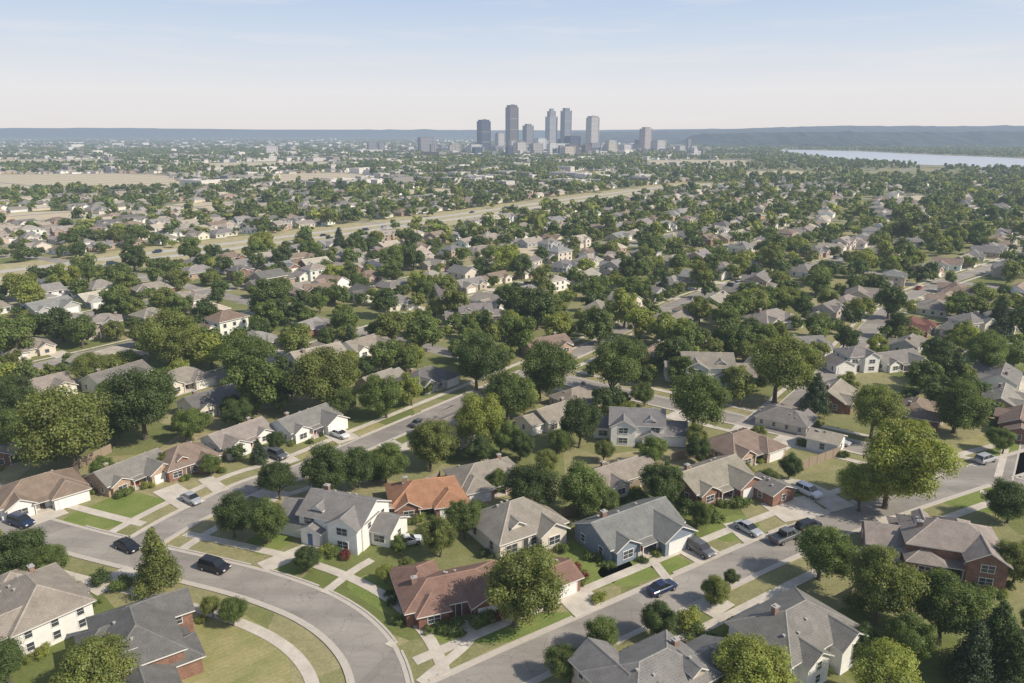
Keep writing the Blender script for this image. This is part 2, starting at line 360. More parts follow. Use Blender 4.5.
for u0 in CU:
    for n0 in np.arange(-2000, 2700, 15.0):
        if u0 == 149 and n0 < 106: continue
        if u0 < 149 and n0 < 168: continue
        if n0 < 100 and u0 <= 149: continue
        p, q = W(u0, n0), W(u0, n0+15)
        if not infr(p, 130): continue
        d = q-p; d /= np.linalg.norm(d); nn = np.array([-d[1], d[0]])
        roadmb.face([(*(p-nn*3.2), .028), (*(q-nn*3.2), .028), (*(q+nn*3.2), .028), (*(p+nn*3.2), .028)])
o = link("street_network", roadmb.build("street_network", [ASPH, CURB])); tag(o, "grid of residential streets between houses", "road", kind="structure")
o = link("sidewalk", walkmb.build("sidewalk", [CONC])); tag(o, "concrete sidewalks along the residential streets", "sidewalk", kind="structure")
# highway
hp = np.array([W(u, HW) for u in np.arange(-700, 880, 10.0)])
mb = MB(); ribbon(mb, hp, 62, .008); o = link("highway_verge", mb.build("highway_verge", [VERGE])); tag(o, "dry grass strip beside the divided highway", "verge", kind="structure")
mb = MB()
for s in (-1, 1): ribbon(mb, hp, 7.8, .03, s*9)
for s in (-1, 1):
    for e in (-3.7, 3.7): ribbon(mb, hp, .25, .045, s*9+e, mi=1)
o = link("highway", mb.build("highway", [HWY, PAINT])); tag(o, "pale divided highway crossing the suburb", "highway", kind="structure")

# lawns and fields
def patch(name, pts, mat, z, label, cat, k=8):
    P = [G(*p) for p in pts]; P = P+[P[0]]; mb = MB()
    D = []
    for i in range(len(P)-1):
        a, b = np.array(P[i]), np.array(P[i+1])
        for j in range(4): D.append(a+(b-a)*j/4)
    D = np.array(D)
    for _ in range(1): D = (D+np.roll(D, 1, 0)+np.roll(D, -1, 0))/3
    mb.face([(*d, z) for d in D]); o = link(name, mb.build(name, [mat])); tag(o, label, cat, kind="structure")
LG = [[(52, 522), (128, 490), (178, 503), (100, 533)], [(592, 572), (625, 590), (668, 572), (625, 556)], [(340, 585), (372, 572), (420, 600), (398, 622)],
      [(420, 640), (455, 645), (545, 640), (590, 612), (540, 612), (440, 628)], [(560, 545), (592, 540), (640, 565), (600, 592), (568, 575)], [(255, 565), (305, 540), (330, 560), (285, 580)],
      [(240, 545), (270, 525), (300, 540), (262, 558)], [(700, 530), (735, 512), (765, 525), (730, 545)], [(640, 560), (660, 550), (700, 566), (670, 580)], [(965, 445), (1024, 436), (1040, 452), (990, 462)], [(930, 500), (985, 485), (1030, 500), (990, 515)]]
for i, q in enumerate(LG): patch("lawn", q, LAWNG, .010, "mown green front lawn", "lawn")
LY = [[(165, 600), (230, 606), (285, 640), (295, 700), (180, 700), (150, 640)], [(190, 500), (235, 480), (262, 490), (210, 515)], [(935, 455), (1000, 425), (1060, 430), (985, 452)], [(290, 455), (370, 420), (395, 428), (310, 466)], [(470, 655), (560, 625), (590, 628), (520, 660)]]
for q in LY: patch("lawn", q, LAWNY, .012, "sun dried yellow green lawn", "lawn")
FD = [[(-60, 175), (165, 173), (195, 188), (-60, 194)], [(270, 174), (360, 172), (385, 181), (280, 185)], [(475, 250), (545, 247), (560, 257), (500, 261)], [(740, 172), (800, 170), (815, 176), (745, 178)], [(640, 160), (750, 160), (765, 166), (650, 167)], [(165, 204), (235, 201), (248, 210), (170, 213)], [(880, 197), (925, 195), (935, 201), (885, 204)], [(0, 213), (95, 210), (108, 221), (0, 226)], [(200, 163), (330, 161), (340, 168), (205, 170)], [(400, 190), (450, 188), (460, 195), (405, 197)], [(560, 172), (620, 171), (630, 176), (560, 178)], [(-40, 160), (110, 159), (125, 165), (-40, 167)]]
for q in FD: patch("field", q, FIELD, .013, "dry tan open field among trees", "field")

# river
lowb = [(775, 150.3), (800, 153.2), (825, 157.0), (850, 159.4), (880, 161.0), (905, 163.6), (930, 165.0), (960, 165.2), (985, 167.2), (1010, 167.0), (1040, 168.4), (1300, 177)]
upb = [(1300, 163), (1024, 158.6), (985, 156.6), (950, 155.6), (900, 153.3), (860, 151.3), (820, 150.4), (775, 149.6)]
mb = MB(); mb.face([(*G(*p), .03) for p in lowb+upb]); o = link("river", mb.build("river", [WATER])); tag(o, "wide pale river below wooded hills", "river", kind="structure")
def river_ok(px, py, mlo=3.2, mup=.2):
    lo = np.interp(px, [p[0] for p in lowb], [p[1] for p in lowb]); up = np.interp(px, [p[0] for p in upb[::-1]], [p[1] for p in upb[::-1]])
    return ~((px > 780) & (py < lo+mlo) & (py > up-mup))
def proj(x, y): zz = y*CT+60*ST; return 512+F*x/zz, 341.5+F*(60*CT-y*ST)/zz
# hills
def hill(prof, t, width, name, label, seed, amp_):
    r = np.random.default_rng(seed); xs = np.linspace(prof[0][0], prof[-1][0], 160)
    ys = np.interp(xs, [p[0] for p in prof], [p[1] for p in prof])
    off = [-1, -.82, -.6, -.42, -.25, -.1, 0, .4, 1]; hh = [0, .18, .45, .68, .86, .97, 1, .9, 0]
    mb = MB(); grid = []
    wob = np.convolve(r.normal(size=200), np.ones(12)/12, 'same')[:160]
    for i, px in enumerate(xs):
        v = (341.5-ys[i])/F; z = 60+t*(v*CT-ST); x = (px-512)/F*t; Y = t*(CT+v*ST)
        row = []
        for a, b in zip(off, hh):
            row.append((x, Y+a*width+(wob[i]*width*.35 if a < 0 and a > -1 else 0), max(-1, b*max(z, 2)+(r.normal()*amp_ if 0 < b < 1 else r.normal()*amp_*.25))))
        grid.append(row)
    for i in range(len(grid)-1):
        for j in range(len(off)-1): mb.face([grid[i][j], grid[i+1][j], grid[i+1][j+1], grid[i][j+1]])
    me = mb.build(name, [HILL]); o = link(name, me); tag(o, label, "hill", kind="structure")
hill([(700, 134), (760, 132.5), (840, 131.5), (940, 132.5), (1040, 131), (1180, 132), (1400, 133)], 3500, 500, "hills", "lower dark wooded slope above the river", 7, 3)
hill([(560, 132.5), (640, 131.3), (700, 130), (760, 127.8), (840, 125.6), (940, 126.4), (1040, 125.6), (1180, 127), (1400, 128)], 5200, 1350, "hills", "long dark wooded ridge beyond the river", 2, 3.5)
hill([(-420, 129), (-150, 127.5), (0, 128.3), (130, 128), (260, 129.6), (420, 129.8), (560, 130.4), (700, 129), (900, 128.6), (1400, 128.5)], 9500, 1800, "hills", "hazy blue hills along the horizon", 5, 4)

# ------------------------------------------------------------ trees
def ico(sub):
    import bmesh
    bm = bmesh.new(); bmesh.ops.create_icosphere(bm, subdivisions=sub, radius=1)
    V = np.array([v.co[:] for v in bm.verts]); Fc = np.array([[v.index for v in f.verts] for f in bm.faces]); bm.free(); return V, Fc
ICO1, ICO2 = ico(1), ico(2)
def cloud(r, n, C, Rl, Tl, size, core, corek=.60, up=.12):
    idx = r.choice(len(C), n, p=Rl**2/np.sum(Rl**2)); d = r.normal(size=(n, 3)); d /= np.linalg.norm(d, axis=1)[:, None]
    d[:, 2] = d[:, 2]+up; d /= np.linalg.norm(d, axis=1)[:, None]
    pos = C[idx]+d*(Rl[idx]*(.58+.66*r.random(n)))[:, None]*np.array([1, 1, .88])
    D = np.linalg.norm(pos[:, None]-C[None], axis=2)/Rl[None]; D[np.arange(n), idx] = 9
    keep = D.min(1) > .60; pos, d, idx = pos[keep], d[keep], idx[keep]; n = len(pos)
    nn = d+r.normal(size=(n, 3))*.5+np.array([0, 0, .4]); nn /= np.linalg.norm(nn, axis=1)[:, None]
    t1 = np.cross(nn, r.normal(size=(n, 3))); t1 /= np.linalg.norm(t1, axis=1)[:, None]; t2 = np.cross(nn, t1)
    s = (size*(.55+.8*r.random(n)))[:, None]
    V = np.stack([pos-t1*s, pos-t2*s*.62+nn*s*.15, pos+t1*s, pos+t2*s*.62+nn*s*.15], 1).reshape(-1, 3)
    tn = Tl[idx]*(.80+.40*r.random(n)); tint = np.stack([tn*(.85+.3*r.random(n)), tn, tn*(.8+.3*r.random(n))], 1)
    loops = np.arange(4*n); starts = np.arange(n)*4; totals = np.full(n, 4)
    Vs = [V]; Ls = [loops]; Ss = [starts]; Ts = [totals]; Ti = [tint]; nv = 4*n; nl = 4*n
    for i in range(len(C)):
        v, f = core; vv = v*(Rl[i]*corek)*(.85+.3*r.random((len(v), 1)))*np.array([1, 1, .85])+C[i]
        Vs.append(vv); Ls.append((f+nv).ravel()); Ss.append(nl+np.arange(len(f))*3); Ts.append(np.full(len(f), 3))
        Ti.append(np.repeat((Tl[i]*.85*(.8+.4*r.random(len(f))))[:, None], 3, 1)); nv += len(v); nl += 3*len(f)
    return [np.concatenate(a) for a in (Vs, Ls, Ss, Ts, Ti)]
CZ = 1.08
def lobes_broad(r, K, sp=1.0, vs=.85):
    C = []; Rl = []
    asym = r.normal(size=3)*.18
    while len(C) < K:
        p = r.normal(size=3); p /= np.linalg.norm(p); rad = (.2+.8*r.random()**.5)*.77; p = p*rad*np.array([1, 1, vs])+asym*rad
        if p[2] < -.62: continue
        if p[2] < -.3: p[:2] *= .85
        if C and np.min(np.linalg.norm(np.array(C)-p, axis=1)) < .13*sp: continue
        C.append(p); Rl.append(.13+.17*r.random())
    C = np.array(C); C[:, 2] += CZ; return C, np.array(Rl), .78+.44*r.random(K)
def lobes_conifer(r, K=40):
    C = []; Rl = []
    for i in range(K):
        f = (i/K); z = .35+2.2*f; rr = .62*(1-f)**.85*(.75+.35*r.random()); a = i*2.4+r.random()*.6
        C.append((rr*math.cos(a), rr*math.sin(a), z+r.normal()*.03)); Rl.append(.10+.24*(1-f)*(.8+.4*r.random()))
    return np.array(C), np.array(Rl), .7+.55*r.random(K)
def limb(mb, p, q, r0, r1, seg=7):
    p, q = Vector(p), Vector(q); d = (q-p).normalized(); a = d.orthogonal().normalized(); b = d.cross(a)
    ra = [p+(a*math.cos(2*math.pi*i/seg)+b*math.sin(2*math.pi*i/seg))*r0 for i in range(seg)]; rb = [q+(a*math.cos(2*math.pi*i/seg)+b*math.sin(2*math.pi*i/seg))*r1 for i in range(seg)]
    for i in range(seg): j = (i+1) % seg; mb.face([ra[i], ra[j], rb[j], rb[i]])
def trunk_mesh(r, C, conifer=False):
    mb = MB()
    if conifer: limb(mb, (0, 0, -.02), (0, 0, 2.2), .06, .012); return mb.build("trunk", [BARK])
    b = (r.normal()*.03, r.normal()*.03, .42); limb(mb, (0, 0, -.03), (0, 0, .1), .085, .06); limb(mb, (0, 0, .1), b, .06, .05)
    for i in r.choice(len(C), 6, replace=False):
        mid = Vector(b)*.5+Vector(C[i])*.5+Vector((0, 0, -.08)); limb(mb, b, mid, .036, .024, 5); limb(mb, mid, C[i], .024, .01, 5)
    return mb.build("trunk", [BARK])
TREES = {'near': [], 'mid': [], 'con': [], 'shrub': []}
for i in range(9):
    r = np.random.default_rng(100+i); C, Rl, Tl = lobes_broad(r, 60+(i % 3)*10, vs=[.85, .95, .75, 1.05][i % 4])
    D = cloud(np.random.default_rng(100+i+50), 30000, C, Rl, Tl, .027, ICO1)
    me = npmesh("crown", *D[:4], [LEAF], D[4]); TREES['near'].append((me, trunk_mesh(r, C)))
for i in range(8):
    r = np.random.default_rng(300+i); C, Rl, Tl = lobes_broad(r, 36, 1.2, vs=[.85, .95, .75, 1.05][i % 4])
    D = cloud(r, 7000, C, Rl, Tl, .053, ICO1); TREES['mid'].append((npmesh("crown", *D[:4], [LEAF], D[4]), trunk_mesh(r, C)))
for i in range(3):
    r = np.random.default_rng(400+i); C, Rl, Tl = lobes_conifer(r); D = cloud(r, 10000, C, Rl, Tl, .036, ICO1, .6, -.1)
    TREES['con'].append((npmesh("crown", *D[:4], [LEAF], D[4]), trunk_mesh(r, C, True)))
for i in range(4):
    r = np.random.default_rng(500+i); K = 9; C = r.normal(size=(K, 3))*np.array([.4, .4, .15]); C[:, 2] = np.abs(C[:, 2])+.45; Rl = .3+.2*r.random(K)
    D = cloud(r, 1600, C, Rl, .75+.5*r.random(K), .075, ICO1); TREES['shrub'].append(npmesh("shrub", *D[:4], [LEAF], D[4]))
PAL = {'dark': (.085, .122, .036), 'mid': (.135, .178, .047), 'olive': (.180, .208, .056), 'yellow': (.250, .280, .064), 'blue': (.07, .105, .05), 'red': (.17, .04, .03)}
WORD = {'dark': 'dark green', 'mid': 'green', 'olive': 'olive green', 'yellow': 'yellow green', 'blue': 'blue green', 'red': 'red leaved'}
TPOS = []
def tree(x, y, R, pal, lod='near', hz=1.0, where='on a suburban lawn', seed=None):
    r = random.Random(int(x*131+y*17)); k = lod
    me, tm = r.choice(TREES[k]); con = k == 'con'
    e = bpy.data.objects.new("conifer_tree" if con else "tree", None); e.empty_display_size = .5; col.objects.link(e)
    e.location = (x, y, 0); e.rotation_euler = (0, 0, r.random()*6.28); e.scale = (R*(.9+.2*r.random()), R*(.9+.2*r.random()), R*hz)
    c = np.array(PAL[pal])*(.85+.3*r.random()); cr = link("crown", me, e, color=tuple(c)); link("trunk", tm, e)
    big = "tall broad " if R > 6 else ("small " if R < 3 else "")
    if con: lab = f"pointed {WORD[pal]} conifer tree {where}"
    else: lab = f"{big}{WORD[pal]} leafy shade tree {where}"
    tag(e, lab, "tree", "suburban trees"); TPOS.append((x, y, R))
def shrub(x, y, R, pal='mid', where='beside a house wall'):
    o = link("shrub", random.choice(TREES['shrub']), None, (x, y, 0), random.random()*6.28, PAL[pal], (R, R, R*1.0))
    tag(o, f"rounded {WORD[pal]} shrub {where}", "shrub", "garden shrubs")
HT = [(68, 428, 48, 'olive'), (140, 402, 38, 'dark'), (112, 425, 20, 'dark'), (166, 340, 30, 'olive'), (238, 357, 28, 'mid'), (325, 372, 39, 'olive'), (385, 395, 23, 'mid'), (278, 478, 22, 'dark'), (318, 468, 28, 'dark'),
 (232, 515, 24, 'dark'), (358, 465, 23, 'dark'), (385, 462, 22, 'mid'), (430, 445, 27, 'olive'), (484, 420, 31, 'yellow'), (508, 395, 30, 'mid'), (540, 368, 33, 'mid'), (580, 422, 26, 'dark'), (612, 370, 30, 'mid'),
 (695, 400, 35, 'mid'), (778, 365, 37, 'olive'), (670, 484, 26, 'dark'), (540, 490, 30, 'dark'), (578, 488, 29, 'mid'), (605, 500, 18, 'mid'), (440, 537, 21, 'olive'), (464, 520, 20, 'mid'), (515, 585, 43, 'olive'),
 (305, 557, 15, 'dark'), (385, 573, 11, 'yellow'), (407, 565, 11, 'olive'), (892, 460, 50, 'yellow'), (862, 488, 24, 'yellow'), (875, 408, 30, 'olive'), (958, 405, 28, 'mid'), (822, 550, 31, 'mid'),
 (880, 588, 40, 'olive'), (945, 610, 38, 'mid'), (1012, 498, 26, 'dark'), (750, 668, 42, 'yellow'), (605, 635, 21, 'mid'), (656, 620, 20, 'dark'), (712, 588, 17, 'olive'),
 (570, 664, 21, 'mid'), (90, 668, 42, 'olive'), (20, 552, 28, 'dark'), (48, 560, 20, 'mid'), (232, 612, 15, 'mid'), (212, 606, 12, 'olive'), (885, 678, 42, 'yellow'), (476, 360, 30, 'dark'), (420, 330, 24, 'mid'),
 (625, 305, 22, 'yellow'), (640, 320, 19, 'yellow'), (600, 322, 22, 'mid'), (730, 335, 20, 'dark'), (455, 300, 20, 'olive'), (520, 330, 24, 'mid'), (345, 320, 18, 'mid'), (295, 340, 20, 'olive'), (985, 350, 25, 'mid'), (940, 345, 18, 'dark'), (10, 335, 24, 'mid'),
 (60, 320, 21, 'dark'), (118, 300, 20, 'mid'), (90, 365, 20, 'olive'), (1010, 300, 18, 'olive'), (960, 300, 16, 'mid'), (890, 300, 18, 'dark'), (655, 450, 16, 'mid'), (690, 335, 19, 'mid'), (790, 465, 14, 'dark'),
 (770, 478, 12, 'mid'), (700, 437, 14, 'olive'), (645, 392, 14, 'mid'), (730, 577, 9, 'dark'), (400, 545, 10, 'mid'), (480, 510, 12, 'dark'), (495, 482, 13, 'mid'), (1018, 560, 24, 'olive'), (905, 640, 28, 'mid'), (860, 640, 20, 'dark'),
 (5, 660, 26, 'dark'), (185, 425, 18, 'mid'), (265, 318, 18, 'mid'), (205, 310, 20, 'dark'), (820, 320, 18, 'mid'), (845, 335, 16, 'dark'), (755, 300, 18, 'olive'), (385, 300, 17, 'dark'), (1005, 440, 14, 'mid'),
 (5, 430, 24, 'mid'), (15, 400, 22, 'dark'), (480, 450, 16, 'dark'), (545, 460, 14, 'olive'), (520, 445, 16, 'dark'), (500, 440, 18, 'mid'), (560, 440, 14, 'mid'), (210, 465, 12, 'mid'), (275, 440, 12, 'dark'), (100, 470, 14, 'mid'), (165, 460, 11, 'olive'), (240, 412, 16, 'dark'), (345, 400, 18, 'mid')]
HC = [(155, 560, 34, 'olive'), (998, 640, 42, 'dark'), (975, 655, 36, 'blue'), (350, 340, 15, 'blue'), (1015, 665, 34, 'dark')]
for px, py, rp, pal in HT:
    z = 8
    for _ in range(3):
        t = dist_t(px, py, z); R = rp/F*t*.99; z = R*CZ
    x, y = G(px, py, z); tree(x, y, R, pal, 'near' if y < 190 else 'mid')
for px, py, rp, pal in HC:
    z = 6
    for _ in range(3):
        t = dist_t(px, py, z); H = rp*2.1/F*t; z = H*.48
    x, y = G(px, py, z); tree(x, y, H/2.6*1.05, pal, 'con', 1/1.05)

# ------------------------------------------------------------ houses
TEMPL = {
 'ranch': dict(v=[(0, 0, 15.5, 9, 3, 'g', 'x', .5), (-4.2, -3.6, 6.3, 8, 2.9, 'g', 'y', .53), (4.9, -2.9, 4.4, 5, 2.8, 'g', 'y', .55)], g=(-4.2, -7.6), d=(.9, -4.5), ch=(4.5, 1.2)),
 'twostorey': dict(v=[(2, 0, 11, 9, 5.6, 'h', 'x', .45), (-5.4, -1.2, 6.6, 8, 2.9, 'g', 'y', .5), (3.8, -3.9, 5.2, 3.6, 5.3, 'g', 'y', .6)], g=(-5.4, -5.2), d=(-.2, -4.5), ch=(6.0, 1.5)),
 'gables': dict(v=[(0, 0, 12.5, 9, 5.0, 'g', 'x', .52), (3.2, -2.6, 5.6, 6.6, 4.85, 'g', 'y', .58), (-8.2, -.6, 6.4, 7.6, 2.9, 'g', 'x', .5), (-3.2, -4.4, 3.8, 3, 2.8, 'g', 'y', .5), (-3.0, -1.9, 2.2, 3.6, 5.8, 'g', 'y', .6), (1.5, 4.4, 7, 5, 2.8, 'h', 'x', .45), (7.9, 1, 4.4, 6, 2.9, 'g', 'x', .5)], g=(-8.3, -4.4), d=(-3.2, -5.9), ch=(-4.4, 1.6)),
 'hip': dict(v=[(0, 0, 15, 10, 2.9, 'h', 'x', .5), (4.2, -3.7, 6.4, 7.6, 2.85, 'h', 'y', .5), (-4.4, -3.4, 4.6, 6, 2.8, 'g', 'y', .6)], g=(4.2, -7.5), d=(-.6, -5), ch=(-4, 1.4)),
 'cottage': dict(v=[(0, 0, 12, 9.8, 3.1, 'h', 'x', .62), (2.8, -4.4, 4.6, 4, 2.9, 'g', 'y', .62), (-2.2, -2.2, 2.2, 3.4, 4.3, 'g', 'y', .6)], g=None, d=(-1.5, -4.9), ch=(3.5, 1.2)),
 'small': dict(v=[(0, 0, 12, 8, 3, 'g', 'x', .52), (7.4, .6, 5, 6.4, 2.7, 'g', 'x', .45), (-3, -3, 4.6, 5, 2.8, 'g', 'y', .55)], g=(7.5, -2.6), d=(1.2, -4), ch=(-3, .8)),
 'manor': dict(v=[(0, 0, 15, 10, 5.2, 'h', 'x', .52), (-4.3, -4, 6, 8, 5.05, 'g', 'y', .62), (4.8, -4.2, 5.6, 6, 3, 'h', 'y', .5), (10.2, .8, 6.8, 8, 3, 'g', 'x', .5), (-1.8, 3.2, 5.4, 7.4, 4.9, 'h', 'y', .55), (4.2, 2.6, 2.4, 3.6, 6.4, 'g', 'y', .6), (4.6, 5.6, 7.4, 5, 2.9, 'h', 'x', .4)], g=(10.5, -3.2), d=(.3, -5), ch=(5.2, -1)),
 'villa': dict(v=[(0, 0, 15, 10.5, 4.6, 'h', 'x', .55), (9.6, .4, 6.6, 8, 2.9, 'h', 'x', .5), (-4, 4.2, 5.4, 6, 4.4, 'g', 'y', .6), (3.4, 3.6, 4.6, 6.4, 4.3, 'g', 'y', .6)], g=(9.8, -3.6), d=(.3, -5.25), ch=(3.2, -1)),
 'bungalow': dict(v=[(0, 0, 9.2, 13, 3.1, 'g', 'y', .5), (5.0, 2, 5.3, 7, 2.8, 'g', 'x', .45)], g=None, d=(-1.6, -6.5), ch=(-2.4, 2)),
 'lranch': dict(v=[(0, 0, 17.5, 9, 2.9, 'h', 'x', .47), (-5.0, 4, 7.4, 9, 2.8, 'h', 'y', .47), (5.0, -3.2, 6.4, 7.4, 2.8, 'g', 'y', .5), (-4.6, -3.2, 5, 5.4, 2.75, 'h', 'y', .55)], g=(5.0, -6.9), d=(-.1, -4.5), ch=(-6.2, 1)),
 'shed': dict(v=[(0, 0, 6.4, 6, 2.7, 'g', 'x', .4)], g=(0, -3), d=None, ch=None)}
def cap(mb, p, q):
    p, q = Vector(p), Vector(q); d = (q-p).normalized(); s = d.cross(Vector((0, 0, 1))).normalized()*.17; dn = Vector((0, 0, -.05)); upv = Vector((0, 0, .06))
    mb.face([p+s+dn, q+s+dn, q+upv, p+upv], 2); mb.face([p-s+dn, q-s+dn, q+upv, p+upv], 2)
def roof_vol(mb, v):
    cx, cy, w_, d_, h, kind, ax, p = v; L, S = (w_, d_) if ax == 'x' else (d_, w_); o = .5 if S > 3 else .25
    mpf = (lambda a, b, z: (cx+a, cy+b, z)) if ax == 'x' else (lambda a, b, z: (cx+b, cy+a, z))
    ze = h+.15-o*p; zr = h+.15+S/2*p; T = .2; e = S/2+o
    if kind == 'g':
        l = L/2+.4
        for s in (-1, 1):
            mb.face([mpf(-l, s*e, ze), mpf(l, s*e, ze), mpf(l, 0, zr), mpf(-l, 0, zr)], 0)
            mb.face([mpf(-l, s*e, ze-T), mpf(l, s*e, ze-T), mpf(l, 0, zr-T), mpf(-l, 0, zr-T)], 1)
            mb.face([mpf(-l, s*e, ze-T), mpf(l, s*e, ze-T), mpf(l, s*e, ze), mpf(-l, s*e, ze)], 1)
            for q in (-l, l): mb.face([mpf(q, s*e, ze-T), mpf(q, s*e, ze), mpf(q, 0, zr), mpf(q, 0, zr-T)], 1)
        cap(mb, mpf(-l, 0, zr), mpf(l, 0, zr))
    else:
        l = L/2+o; r = max(.15, (L-S)/2)
        for s in (-1, 1):
            mb.face([mpf(-l, s*e, ze), mpf(l, s*e, ze), mpf(r, 0, zr), mpf(-r, 0, zr)], 0)
            mb.face([mpf(s*l, -e, ze), mpf(s*l, e, ze), mpf(s*r, 0, zr)], 0)
            mb.face([mpf(-l, s*e, ze-T), mpf(l, s*e, ze-T), mpf(l, s*e, ze), mpf(-l, s*e, ze)], 1)
            mb.face([mpf(s*l, -e, ze-T), mpf(s*l, e, ze-T), mpf(s*l, e, ze), mpf(s*l, -e, ze)], 1)
            for t in (-1, 1): cap(mb, mpf(s*l, t*e, ze), mpf(s*r, 0, zr))
        mb.face([mpf(-l, -e, ze-T), mpf(l, -e, ze-T), mpf(l, e, ze-T), mpf(-l, e, ze-T)], 1)
        cap(mb, mpf(-r, 0, zr), mpf(r, 0, zr))
def wall_vol(mb, v):
    cx, cy, w_, d_, h, kind, ax, p = v
    x0, x1, y0, y1 = cx-w_/2, cx+w_/2, cy-d_/2, cy+d_/2
    for a, b in (((x0, y0), (x1, y0)), ((x1, y0), (x1, y1)), ((x1, y1), (x0, y1)), ((x0, y1), (x0, y0))): mb.face([(*a, -.1), (*b, -.1), (*b, h), (*a, h)])
    if kind == 'g':
        zt = h+(d_/2 if ax == 'x' else w_/2)*p+.03
        if ax == 'x':
            for x in (x0, x1): mb.face([(x, y0, h), (x, y1, h), (x, cy, zt)])
        else:
            for y in (y0, y1): mb.face([(x0, y, h), (x1, y, h), (cx, y, zt)])
def win_mesh(wd, ht):
    mb = MB(); f = .09
    mb.box(0, -.03, 0, wd, .04, ht, 1)
    for x in (-wd/2, wd/2): mb.box(x, -.035, 0, f, .09, ht+.2, 0)
    for z in (-ht/2, ht/2): mb.box(0, -.037, z, wd+.1, .1, f, 0)
    mb.box(0, -.052, 0, wd-.1, .03, .05, 0)
    if wd > 1.5: mb.box(0, -.054, 0, .06, .03, ht-.1, 0)
    return mb.build("window", [TRIM, GLASS])
WIN = {'s': win_mesh(1.05, 1.35), 'w': win_mesh(2.1, 1.4)}
mb = MB(); mb.box(0, -.03, 1.1, 4.8, .06, 2.2, 0)
for z in (.55, 1.1, 1.65): mb.box(0, -.055, z, 4.7, .02, .03, 1)
for x in (-2.45, 2.45): mb.box(x, -.04, 1.12, .12, .1, 2.3, 1)
mb.box(0, -.04, 2.28, 5.02, .11, .12, 1); GAR = mb.build("garage_door", [DOOR, TRIM])
mb = MB(); mb.box(0, -.03, 1.05, .95, .06, 2.1, 0); mb.box(0, -.065, 1.5, .5, .02, .6, 2)
for x in (-.53, .53): mb.box(x, -.04, 1.1, .1, .1, 2.3, 1)
DOORM = mb.build("door", [DOOR, TRIM, GLASS])
mb = MB(); mb.box(0, 0, -.0, .9, .7, 2.6, 0); mb.box(0, 0, 1.36, 1.06, .86, .14, 1); mb.box(0, 0, 1.5, .4, .4, .16, 1); CHIM = mb.build("chimney", [BRICK, FLAT])
mb = MB(); mb.box(0, 0, 0, .28, .28, .3, 0); mb.box(0, 0, .19, .4, .4, .06, 0); VENT = mb.build("roof_vent", [FLAT])
mb = MB(); mb.box(0, -.9, .09, 3.4, 1.8, .26, 0)
for x in (-1.5, 1.5): mb.box(x, -1.65, 1.35, .16, .16, 2.3, 1)
mb.face([(-1.9, -2.0, 2.5), (1.9, -2.0, 2.5), (1.9, 0.02, 2.95), (-1.9, .02, 2.95)], 2); mb.box(0, -1.97, 2.43, 3.8, .06, .14, 1)
PORCH = mb.build("porch", [CONC, TRIM, SHIN])
_hc = {}
def windows(T):
    out = []
    for vi, v in enumerate(T['v']):
        cx, cy, w_, d_, h = v[:5]
        for nx, ny, L, rot in ((0, -1, w_, 0), (0, 1, w_, math.pi), (1, 0, d_, math.pi/2), (-1, 0, d_, -math.pi/2)):
            k = max(1, int(L/3.3))
            for st in range(2 if h > 4.25 else 1):
                z = 1.45+st*(2.45 if h > 4.7 else 2.1)
                for i in range(k):
                    a = -L/2+L*(i+.5)/k; x = cx+(nx*w_/2 if nx else a); y = cy+(ny*d_/2 if ny else a)
                    ox, oy = x+nx*.35, y+ny*.35; ok = True
                    for vj, u in enumerate(T['v']):
                        if vj != vi and abs(ox-u[0]) < u[2]/2+.5 and abs(oy-u[1]) < u[3]/2+.5 and z-1 < u[4]: ok = False
                    if T['g'] and st == 0 and abs(x-T['g'][0]) < 3.2 and abs(y-T['g'][1]) < .3: ok = False
                    if T['d'] and st == 0 and abs(x-T['d'][0]) < 1.5 and abs(y-T['d'][1]) < .5: ok = False
                    if ok: out.append((x, y, z, rot, 'w' if (i % 2 == 0 and ny == -1) else 's'))
    return out
def hmesh(tk, wall, baked):
    key = (tk, wall, baked)
    if key in _hc: return _hc[key]
    T = TEMPL[tk]; wm, rm = MB(), MB()
    for i, v in enumerate(T['v']): wall_vol(wm, v); roof_vol(rm, v)
    mats = [SIDING if wall == 's' else BRICK, GLASS, TRIM]
    if baked:
        for x, y, z, rot, k in windows(T):
            wd = .9 if k == 's' else 1.1; c, s = math.cos(rot), math.sin(rot)
            for e, mi, dd in ((.12, 2, .04), (0, 1, .06)):
                P = [(-(wd/1.6+e), -dd, -.65-e), ((wd/1.6+e), -dd, -.65-e), ((wd/1.6+e), -dd, .65+e), (-(wd/1.6+e), -dd, .65+e)]
                wm.face([(x+a*c-b*s, y+a*s+b*c, z+q) for a, b, q in P], mi)
        if T['g']: gx, gy = T['g']; wm.face([(gx-2.3, gy-.05, 0), (gx+2.3, gy-.05, 0), (gx+2.3, gy-.05, 2.2), (gx-2.3, gy-.05, 2.2)], 2)
    _hc[key] = (wm.build("wall", mats), rm.build("roof", [SHIN, TRIM, RIDGE]), windows(T)); return _hc[key]
HPOS = []
def roof_z(T, x, y):
    best = 0
    for cx, cy, w_, d_, h, kind, ax, p in T['v']:
        if abs(x-cx) > w_/2 or abs(y-cy) > d_/2: continue
        g = (d_/2-abs(y-cy)) if ax == 'x' else (w_/2-abs(x-cx))
        if kind == 'h': g = min(d_/2-abs(y-cy), w_/2-abs(x-cx))
        best = max(best, h+.15+g*p)
    return best
